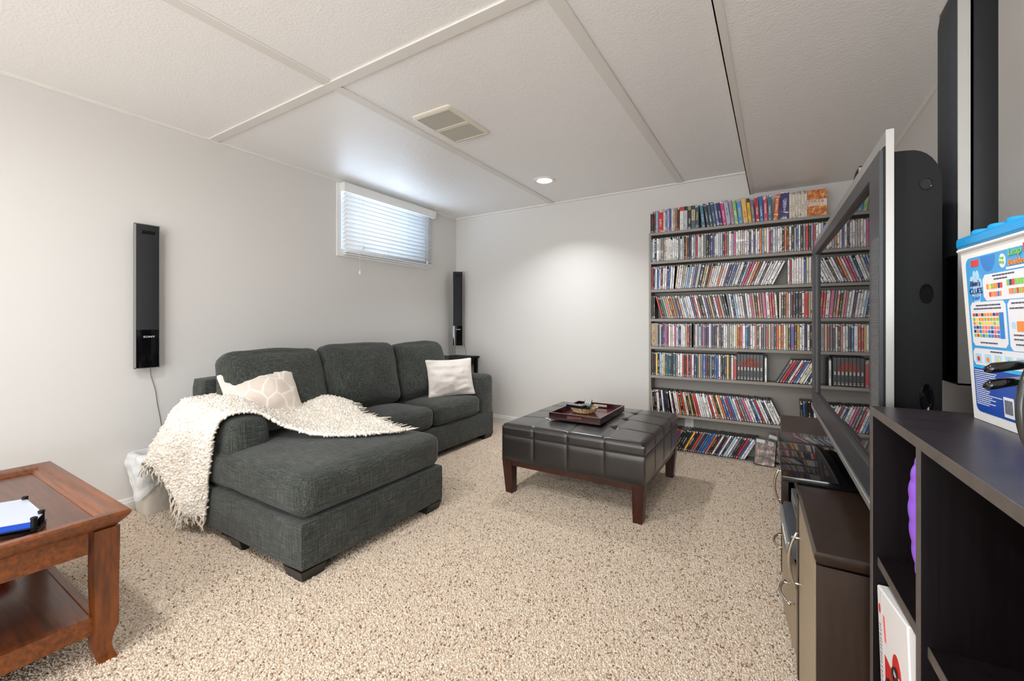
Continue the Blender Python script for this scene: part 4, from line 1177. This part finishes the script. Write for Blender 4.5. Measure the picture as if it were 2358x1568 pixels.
# ------------------------------------------------------------------ television
A_TV = R(1.2); n_ = Vector((math.cos(A_TV), math.sin(A_TV), 0)); d_ = Vector((-math.sin(A_TV), math.cos(A_TV), 0))
TVY = 1.752
base = n_ * .196 + d_ * TVY
tv = thing('television', 'large flat panel television with a dark bezel and silver frame on the dark stand', 'television', (base.x, base.y, SZ), A_TV)
z_ = lambda zz: zz - SZ
Lh = .666
m_bezel = M('bezel_grey', (52, 54, 57), .35, .2, bump=(400, .1, .001))
o0, o1, zb0, zb1 = 1.176 - TVY, 2.308 - TVY, z_(.738), z_(1.352)
mb = MB()
zB0, zB1 = z_(.678), z_(1.386)
for (y0, y1, z0, z1) in ((-Lh, Lh, zb1, zB1), (-Lh, Lh, zB0, zb0), (-Lh, o0, zb0, zb1), (o1, Lh, zb0, zb1)):
    mb.box(0, .006, y0, y1, z0, z1)
# sloped reveal round the glass
ring = lambda x, g_: [(x, o0 + g_, zb0 + g_), (x, o1 - g_, zb0 + g_), (x, o1 - g_, zb1 - g_), (x, o0 + g_, zb1 - g_)]
mb.loft([ring(.0, 0), ring(.004, .002), ring(.0115, .004)], False)
mb.build('bezel', m_bezel, tv)
MB().box(.011, .020, o0, o1, zb0, zb1).build('screen', M('screen_glass', (5, 5, 6), .015, **{'Specular IOR Level': .75}), tv)
gr = NT('grille_lines'); wv = gr.n.new('ShaderNodeTexWave'); wv.bands_direction = 'Z'; wv.inputs['Scale'].default_value = 95
gr.l.new(gr.coord('Object'), wv.inputs['Vector']); gr.set(gr.ramp(wv.outputs['Fac'], [(0, lin((52, 54, 57))), (1, lin((104, 106, 108)))]), .4); gr.bump(wv.outputs['Fac'], .4, .002)
for y0, y1 in ((-Lh + .006, o0 - .024), (o1 + .024, Lh - .006)):
    MB().box(-.0012, .004, y0, y1, zb0 + .02, z_(1.22)).build('speaker_grille', gr.m, tv)
mb = MB(); a0_, a1_, c0_, c1_ = -Lh - .003, Lh + .003, z_(.674), z_(1.392)
for q0, q1, q2, q3 in ((a0_, o0 - .002, c0_, c1_), (o1 + .002, a1_, c0_, c1_), (o0 - .002, o1 + .002, c0_, zb0 - .002), (o0 - .002, o1 + .002, zb1 + .002, c1_)): mb.box(.0062, .009, q0, q1, q2, q3)
mb.build('middle_case', m_dark, tv)
mb = MB()
for q0, q1, q2, q3 in ((-Lh - .003, o0 - .002, z_(.652), z_(1.424)), (o1 + .002, Lh + .003, z_(.652), z_(1.424)), (o0 - .002, o1 + .002, z_(.652), zb0 - .002), (o0 - .002, o1 + .002, zb1 + .002, z_(1.424))): mb.box(.0092, .0215, q0, q1, q2, q3)
mb.build('silver_frame', m_silver, tv, 40)
mb = MB(); mb.box(-.004, .009, -Lh, Lh, z_(.655), z_(.672), .002, 1); mb.build('silver_lip', m_silver, tv)
prof = [(.0222, z_(.69)), (.0222, z_(1.386))]
for k2 in range(9):
    a = PI / 2 * k2 / 8; prof.append((.047 + .048 * math.sin(a), z_(1.316) + .068 * math.cos(a)))
prof += [(.095, z_(.78)), (.082, z_(.69))]
mb = MB(); mb.loft([[(x, y, z) for x, z in prof] for y in (-Lh + .02, Lh - .02)])
bs_ = mb.build('back_shell', M('shell_black', (13, 14, 15), .55, bump=(250, .08, .001), **{'Specular IOR Level': .2}), tv, 35)
for zz, hh in ((1.316, .011), (1.105, .017), (.905, .026)):
    mb = MB(); mb.loft([[(.073 + r_ * .009 * math.cos(t), -Lh + yy, z_(zz) + r_ * hh * math.sin(t)) for t in [2 * PI * i / 16 for i in range(16)]] for r_, yy in ((1.15, .0205), (1.1, .0185), (.92, .0185), (.85, .0198))])
    mb.build('grip_hole', m_black, bs_, 40)
# pedestal
MB().box(-.148, .15, -.262, .338, .0015, .020, .004, 2).build('pedestal_base', m_black, tv, 40)
MB().box(.03, .09, -.12, .16, .020, z_(.70), .004, 1).build('pedestal_neck', m_black, tv, 40)

# ------------------------------------------------------------------ dark cube shelf at the right
CA = R(2.9)
cu = thing('cube_shelf', 'dark espresso open cube shelf with scuffed top at the right edge', 'shelf', (.150, 1.028, 0), CA)
CT, CD, CW = .895, .295, .80
et = NT('scuffed_espresso'); _v = et.coord('Object')
sc1 = et.noise(et.coord('Object', (3, 40, 1)), 1.2, 4, .7); sc2 = et.noise(_v, 34, 4, .75)
msk = et.math('MULTIPLY', et.math('GREATER_THAN', sc2, .70), .5)
et.set(et.mix(msk, et.ramp(sc1, [(.3, lin((30, 25, 28))), (.7, lin((50, 43, 48)))]), lin((150, 142, 136))), .33); m_etop = et.m
def board(x0, x1, y0, y1, z0, z1, name, mat=None):
    o = MB().box(x0, x1, y0, y1, z0, z1).build(name, mat or m_espresso, cu); return o
board(.0015, CD, -CW, 0, CT - .0145, CT, 'top_board', m_etop)
board(0, .0014, -CW, 0, CT - .0145, CT, 'edge_strip', m_espedge)
ys = [(-.0145, 0), (-.2605, -.246), (-.531, -.5165), (-CW, -CW + .0145)]
for i, (a, b) in enumerate(ys):
    board(.0015, CD, a, b, 0, CT - .0147, 'side_panel' if i in (0, 3) else 'divider'); board(0, .0014, a, b, 0, CT - .0147, 'edge_strip', m_espedge)
for zt in (.622, .348, .072):
    for (a, b), (c_, d2) in zip(ys[:-1], ys[1:]):
        board(.0095, CD, d2 + .0002, a - .0002, zt - .0145, zt, 'shelf_board'); board(.008, .0094, d2 + .0002, a - .0002, zt - .0145, zt, 'edge_strip', m_espedge)
board(CD - .004, CD + .0005, -CW + .015, -.015, .072, CT - .015, 'back_panel')

def CL(x, y, z):  # cube shelf local -> world
    c_, s_ = math.cos(CA), math.sin(CA); return Vector((.150 + x * c_ - y * s_, 1.028 + x * s_ + y * c_, z))
# ridged purple toy
p_ = CL(.0265, -.2195, .6225)
pt = thing('ridged_toy', 'ridged purple plastic toy standing in the top compartment of the cube shelf', 'toy', p_, CA)
m_pur = M('purple_plastic', (138, 84, 204), .4); m_pink = M('magenta_plastic', (196, 84, 206), .35)
def ridged(t0, t1, mat, name, ex=0):
    mb = MB(); N_ = 90; rings = []
    for i in range(N_ + 1):
        t = t0 + (t1 - t0) * i / N_; z = .127 * (1 - math.cos(PI * t)); w_ = .0245 * math.sin(PI * t ** 1.4) ** 1.05 + .001
        rdg = (.0016 * abs(math.sin(t * 40)) if not ex else 0) + ex
        rings.append([((w_ + rdg) * math.copysign(abs(math.cos(a)) ** .7, math.cos(a)), (.0235 * math.sin(PI * t ** 1.15) ** .5 + rdg * .3) * math.copysign(abs(math.sin(a)) ** .8, math.sin(a)), z) for a in [2 * PI * k2 / 20 for k2 in range(20)]])
    mb.loft(rings); return mb.build(name, mat, pt, 60)
bo = ridged(.36, .985, m_pur, 'toy_body'); ridged(.03, .3585, m_pink, 'toy_tip', .0006)
for zz in (.118, .196):
    t = math.acos(1 - zz / .127) / PI; w_ = .0245 * math.sin(PI * t ** 1.4) ** 1.05
    MB().lathe([(.001, 0), (.0045, 0), (.0048, .002), (.001, .0025)], 0, 0, 14).build('peg_hole', m_dark, bo, None, (-w_ * .80, .0125, zz), (0, -PI / 2, R(-40)))

# white boxed game in the middle compartment
gb = thing('boxed_game', 'white boxed game with red panel and black swirls in the lower compartment', 'game box', CL(.0065, -.219, .3755), CA)
gb.rotation_euler = (R(-9), 0, CA)
m_gw = M('card_white', (232, 228, 226), .35); m_gr = M('card_red', (204, 36, 32), .3); m_ink2 = M('ink_black', (22, 20, 22), .35); m_gg = M('card_grey', (92, 92, 96), .4)
GW, GH = .168, .228
MB().box(0, .07, 0, GW, 0, GH, .002, 1).build('box_body', m_gw, gb)
def flat(pts, name, mat, e=.0006):
    return MB().prism(pts, lambda a, b, h: (-h, a, b), .0001, e).build(name, mat, gb)
yy = lambda f: GW * (1 - f)   # f = 0 at the far (left in view) edge
flat([(yy(.20), .0), (yy(.22), .128), (yy(1), .110), (yy(1), .0)], 'red_panel', m_gr)
flat([(yy(.62) + .024 * math.cos(a), .128 + .030 * math.sin(a)) for a in [2 * PI * i / 24 for i in range(24)]], 'red_disc', m_gr, .0004)
flat([(yy(.52), .124), (yy(.53), .134), (yy(.86), .122), (yy(.86), .113)], 'white_swoosh', m_gw, .0010)
flat([(yy(.54), 0), (yy(.52), .096), (yy(1), .082), (yy(1), 0)], 'photo_border', m_gw, .0010)
flat([(yy(.58), 0), (yy(.56), .090), (yy(1), .077), (yy(1), 0)], 'photo_panel', m_gg, .0014)
flat([(yy(.155), .0), (yy(.15), GH - .004), (yy(.17), GH - .004), (yy(.175), .0)], 'fold_line', M('card_shadow', (196, 190, 200), .4), .0005)
flat([(yy(.235), .15), (yy(.20), .19), (yy(.27), .19), (yy(.30), .15)], 'red_caption', M('card_pink', (228, 120, 116), .4), .0005)
mb = MB()
for cy_, cz_, r_, a0, a1 in ((.60, .124, .013, 0, 330), (.70, .115, .014, 130, 420), (.36, .088, .012, -20, 200), (.33, .075, .010, 60, 360)):
    mb.tube([(-.0022, yy(cy_) - r_ * math.cos(R(a0 + (a1 - a0) * i / 16)), cz_ + r_ * math.sin(R(a0 + (a1 - a0) * i / 16))) for i in range(17)], .0016, 6)
mb.build('swirl_print', m_ink2, gb, 180)
mb = MB(); rg = random.Random(5); z = .03
while z < .17:
    h_ = rg.uniform(.0025, .006); mb.prism([(yy(.05), z), (yy(.05 + rg.uniform(.045, .065)), z), (yy(.11), z + h_ * .55), (yy(.055), z + h_ * .5)], lambda a, b, h: (-h, a, b), .0001, .0006); z += h_ + .0016
mb.build('spine_lettering', M('ink_grey', (130, 126, 130), .5), gb)
flat([(yy(.085) + .005 * math.cos(a), GH - .035 + .008 * math.sin(a)) for a in [2 * PI * i / 16 for i in range(16)]], 'logo_mark', m_gr)

# toy block tub on top of the cube shelf
LB = thing('toy_tub', 'white toy block tub with blue studded lid and printed label on the cube shelf', 'toy box', (.2755, .987, CT + .0005), R(5.8))
m_tub = M('tub_white', (236, 234, 232), .3); m_lid = M('lid_blue', (20, 150, 216), .25)
def fp(y, z, e): return (-.016 * z / .275 - e, y, z)
tubr = lambda z, g_: [(-.016 * z / .275 + g_, .002 * z / .275 - g_ * 0, z), (.165 + .014 * z / .275, .002 * z / .275, z), (.165 + .014 * z / .275, -.215 - .012 * z / .275, z), (-.016 * z / .275 + g_, -.215 - .012 * z / .275, z)]
MB().loft([tubr(0, 0), tubr(.268, 0)]).build('tub_body', m_tub, LB)
MB().box(-.020, .183, -.231, .006, .2682, .274, .002, 1).build('tub_rim', m_tub, LB)
lidm = MB().box(-.0205, .184, -.232, .0065, .2745, .292, .005, 3).build('lid', m_lid, LB, 40)
for i in range(5):
    for j in range(5):
        MB().lathe([(.0135, .2915), (.0135, .299), (.0115, .301), (.0005, .3015)], .002 + i * .040, -.022 - j * .046, 20).build('stud', m_lid, lidm, 40)
inks = {n: M('print_' + n.replace(' ', '_'), c_, .3) for n, c_ in {'sky': (62, 158, 220), 'mid': (36, 126, 206), 'deep': (16, 70, 166), 'white': (232, 232, 236), 'red': (222, 52, 44), 'navy': (30, 44, 110), 'orange': (240, 140, 50),
        'yellow': (246, 206, 90), 'green': (130, 196, 80), 'pink': (230, 110, 140), 'text': (60, 64, 84), 'ice': (176, 216, 240), 'cyan': (40, 180, 236)}.items()}
lab = bpy.data.objects.new('label', bpy.data.meshes.new('label')); 
def pr(pts, ink, e, name, par=LB):
    return MB().prism(pts, lambda a, b, h: fp(a, b, h), .0001, e).build(name, inks[ink], par)
def rrp(y0, y1, z0, z1, r, n=4, ch=False):
    out = []
    for cy, cz, a0 in ((y1 - r, z1 - r, 0), (y0 + r, z1 - r, 90), (y0 + r, z0 + r, 180), (y1 - r, z0 + r, 270)):
        for k2 in range((1 if ch else n) + 1): a = R(a0 + 90 * k2 / (1 if ch else n)); out.append((cy + r * math.cos(a), cz + r * math.sin(a)))
    return out
bpy.data.meshes.remove(lab.data)
YR = -.205
lab = pr(rrp(YR, -.012, .014, .256, .012), 'sky', .0005, 'label')
pr(rrp(YR + .0005, -.0125, .0145, .086, .010), 'deep', .0008, 'blue_block', lab)
pr([(YR + .001, .083), (-.0125, .083), (-.0125, .0865), (YR + .001, .0865)], 'cyan', .0010, 'wave_line', lab)
pr([(-.075 + .019 * math.cos(a), .254 + .024 * math.sin(a)) for a in [PI + PI * i / 14 for i in range(15)]], 'mid', .0007, 'half_disc', lab)
pr(rrp(-.050, -.029, .2415, .2515, .001), 'red', .0009, 'red_tab', lab)
pr([(-.111 + .0075 * math.cos(a), .2415 + .010 * math.sin(a)) for a in [2 * PI * i / 18 for i in range(18)]], 'white', .0009, 'round_badge', lab)
def hand():
    mb = MB()
    for cy, cz, ry, rz in ((-.038, .203, .0135, .015), (-.0265, .217, .0050, .010), (-.035, .224, .0050, .011), (-.0435, .224, .0050, .011), (-.0505, .213, .0045, .009), (-.039, .191, .009, .009)):
        mb.prism([(cy + ry * math.cos(a), cz + rz * math.sin(a)) for a in [2 * PI * i / 16 for i in range(16)]], lambda a, b, h: fp(a, b, h), .0001, .0008)
    return mb.build('hand_print', inks['ice'], lab)
hand()
TR = (PI / 2, 0, -PI / 2)
def tx(body, size, ink, y, z, e=.0013, sx=1.0): return text_mesh(body, size, inks[ink], fp(y, z, e), TR, lab, sx=sx)
tx("Blue's", .0125, 'navy', -.0375, .215); tx('CLUES', .0125, 'navy', -.0375, .203); tx('& you!', .008, 'mid', -.0375, .193)
tx('Leap', .0145, 'green', -.141, .251, .0014, 1.1); tx('Builders', .0125, 'orange', -.147, .237, .0014, 1.1)
pr(rrp(-.178, -.119, .228, .2315, .001), 'white', .0010, 'logo_glow', lab)
pr(rrp(-.168, -.159, .246, .259, .001), 'red', .0010, 'logo_block', lab)
tx('leap\nfrog', .0062, 'green', -.111, .243, .0014)
P1 = pr(rrp(-.190, -.058, .187, .226, .007, ch=True), 'white', .0009, 'info_panel', lab)
P2 = pr(rrp(-.110, -.018, .118, .186, .006, ch=True), 'white', .0009, 'info_panel', lab)
P3 = pr(rrp(-.195, -.115, .115, .186, .006, ch=True), 'white', .0009, 'info_panel', lab)
P4 = pr(rrp(-.195, -.016, .088, .114, .006, ch=True), 'white', .0009, 'info_panel', lab)
cols = ['red', 'orange', 'yellow', 'green', 'mid', 'navy', 'pink']; rg = random.Random(8)
def chips(par, y0, z0, nx, nz, dy, dz, w_, h_, pool):
    by = {}
    for i in range(nx):
        for j in range(nz):
            by.setdefault(rg.choice(pool) if pool else cols[j % 7], []).append((y0 - i * dy, z0 - j * dz))
    for c_, pts in by.items():
        mb = MB()
        for a, b in pts: mb.prism([(a, b), (a - w_, b), (a - w_, b + h_), (a, b + h_)], lambda p, q_, h: fp(p, q_, h), .0001, .0013)
        mb.build('printed_chips', inks[c_], par)
chips(P1, -.068, .204, 7, 1, .0058, .01, .0046, .0075, cols); chips(P1, -.074, .1925, 6, 1, .0052, .01, .004, .007, cols)
chips(P1, -.118, .206, 9, 1, .0062, .01, .005, .008, cols); chips(P1, -.122, .194, 7, 1, .0056, .01, .0044, .0075, cols)
chips(P2, -.024, .164, 9, 1, .0078, .006, .006, .0045, ['red', 'orange', 'navy']); chips(P2, -.024, .157, 9, 2, .0078, .0062, .006, .0045, ['yellow', 'orange', 'green'])
chips(P2, -.024, .1445, 9, 2, .0078, .0062, .006, .0045, ['navy', 'mid', 'pink', 'orange']); chips(P2, -.024, .132, 9, 1, .0078, .0062, .006, .0045, ['red', 'green', 'mid'])
pr(rrp(-.1045, -.0935, .131, .169, .001), 'mid', .0012, 'blue_plate', P2)
pr(rrp(-.150, -.133, .142, .156, .002), 'orange', .0012, 'pictogram', P3); pr(rrp(-.131, -.122, .146, .155, .002), 'ice', .0012, 'speech_mark', P3)
for i in range(5):
    q_ = pr(rrp(-.040 - i * .026, -.022 - i * .026, .092, .106, .001), 'ice', .0011, 'step_picture', P4)
    pr([(-.031 - i * .026 + .004 * math.cos(a), .098 + .004 * math.sin(a)) for a in [2 * PI * k2 / 8 for k2 in range(8)]], cols[i % 4], .0014, 'pictogram', P4)
mb = MB()
for y0, y1, z in ((-.135, -.085, .2215), (-.120, -.088, .2165), (-.095, -.035, .1795), (-.100, -.028, .1745), (-.086, -.040, .1225), (-.185, -.125, .180), (-.185, -.120, .173), (-.185, -.125, .136), (-.185, -.125, .130), (-.185, -.128, .123), (-.090, -.065, .1095)):
    y = y1
    while y > y0:
        w_ = rg.uniform(.003, .008); mb.prism([(y, z), (y - w_, z), (y - w_, z + .0020), (y, z + .0020)], lambda p, q_, h: fp(p, q_, h), .0001, .0013); y -= w_ + .0014
mb.build('small_print', inks['text'], lab)
mb = MB(); z = .079
while z > .024:
    y = -.016; e_ = -.016 - rg.uniform(.03, .068)
    while y > e_:
        w_ = rg.uniform(.002, .007); mb.prism([(y, z), (y - w_, z), (y - w_, z + .0013), (y, z + .0013)], lambda p, q_, h: fp(p, q_, h), .0001, .0012); y -= w_ + .0012
    z -= .0031
mb.build('small_print', inks['white'], lab)
bc = pr(rrp(-.112, -.088, .018, .047, .001), 'white', .0012, 'barcode', lab)
mb = MB()
for i in range(10):
    a = -.091 - i * .0019; mb.prism([(a, .023), (a - .0009, .023), (a - .0009, .043), (a, .043)], lambda p, q_, h: fp(p, q_, h), .0001, .0015)
mb.build('bars', inks['text'], bc)

# round toy at the right edge
RC = Vector((.2455, .588, CT + .0795))
rt = thing('ring_toy', 'round black toy with a thin green inner ring and two prongs at the right edge', 'toy', RC, math.atan2(-.852, .524))
# local +x faces into the room
def torus(R0, r0, x, n=64, m=12, sx=1.0):
    mb = MB(); mb.grid(lambda u, v: (x + sx * r0 * math.sin(2 * PI * v), (R0 + r0 * math.cos(2 * PI * v)) * math.cos(2 * PI * u), (R0 + r0 * math.cos(2 * PI * v)) * math.sin(2 * PI * u)), n, m, True)
    bmesh.ops.remove_doubles(mb.bm, verts=mb.bm.verts[:], dist=1e-6); return mb
m_smoke = M('smoked_plastic', (44, 44, 42), .22); m_grn = M('green_plastic', (52, 150, 74), .35)
torus(.0755, .0030, 0, sx=1.1).build('outer_ring', m_smoke, rt, 180)
torus(.0732, .0009, .0022).build('bright_line', m_silver, rt, 180)
MB().grid(lambda u, v: (.002 - .002 * v, (.0728 - .0058 * v) * math.cos(2 * PI * u), (.0725 - .0055 * v) * math.sin(2 * PI * u)), 48, 2, True).build('smoked_band', m_smoke, rt, 180)
MB().grid(lambda u, v: (.0 - .003 * v, (.067 - .006 * v) * math.cos(2 * PI * u), (.067 - .006 * v) * math.sin(2 * PI * u)), 48, 2, True).build('green_ring', m_grn, rt, 180)
MB().grid(lambda u, v: (-.003 - .010 * math.sin(v * PI), (.061 * (1 - v) + .0005) * math.cos(2 * PI * u), (.061 * (1 - v) + .0005) * math.sin(2 * PI * u)), 40, 8, True).build('hub', m_dark, rt, 180)
for zz, L_ in ((.036, .030), (.021, .024)):
    y0 = -math.sqrt(.074 ** 2 - zz ** 2)
    MB().tube([(-.010, y0 + .010, zz + .002), (-.010, y0 - .004, zz + .001), (-.010, y0 - L_ * .72, zz - .001), (-.010, y0 - L_ * .95, zz - .003)], [.0042, .0042, .0046, .0030], 12).build('prong', m_black, rt, 180)
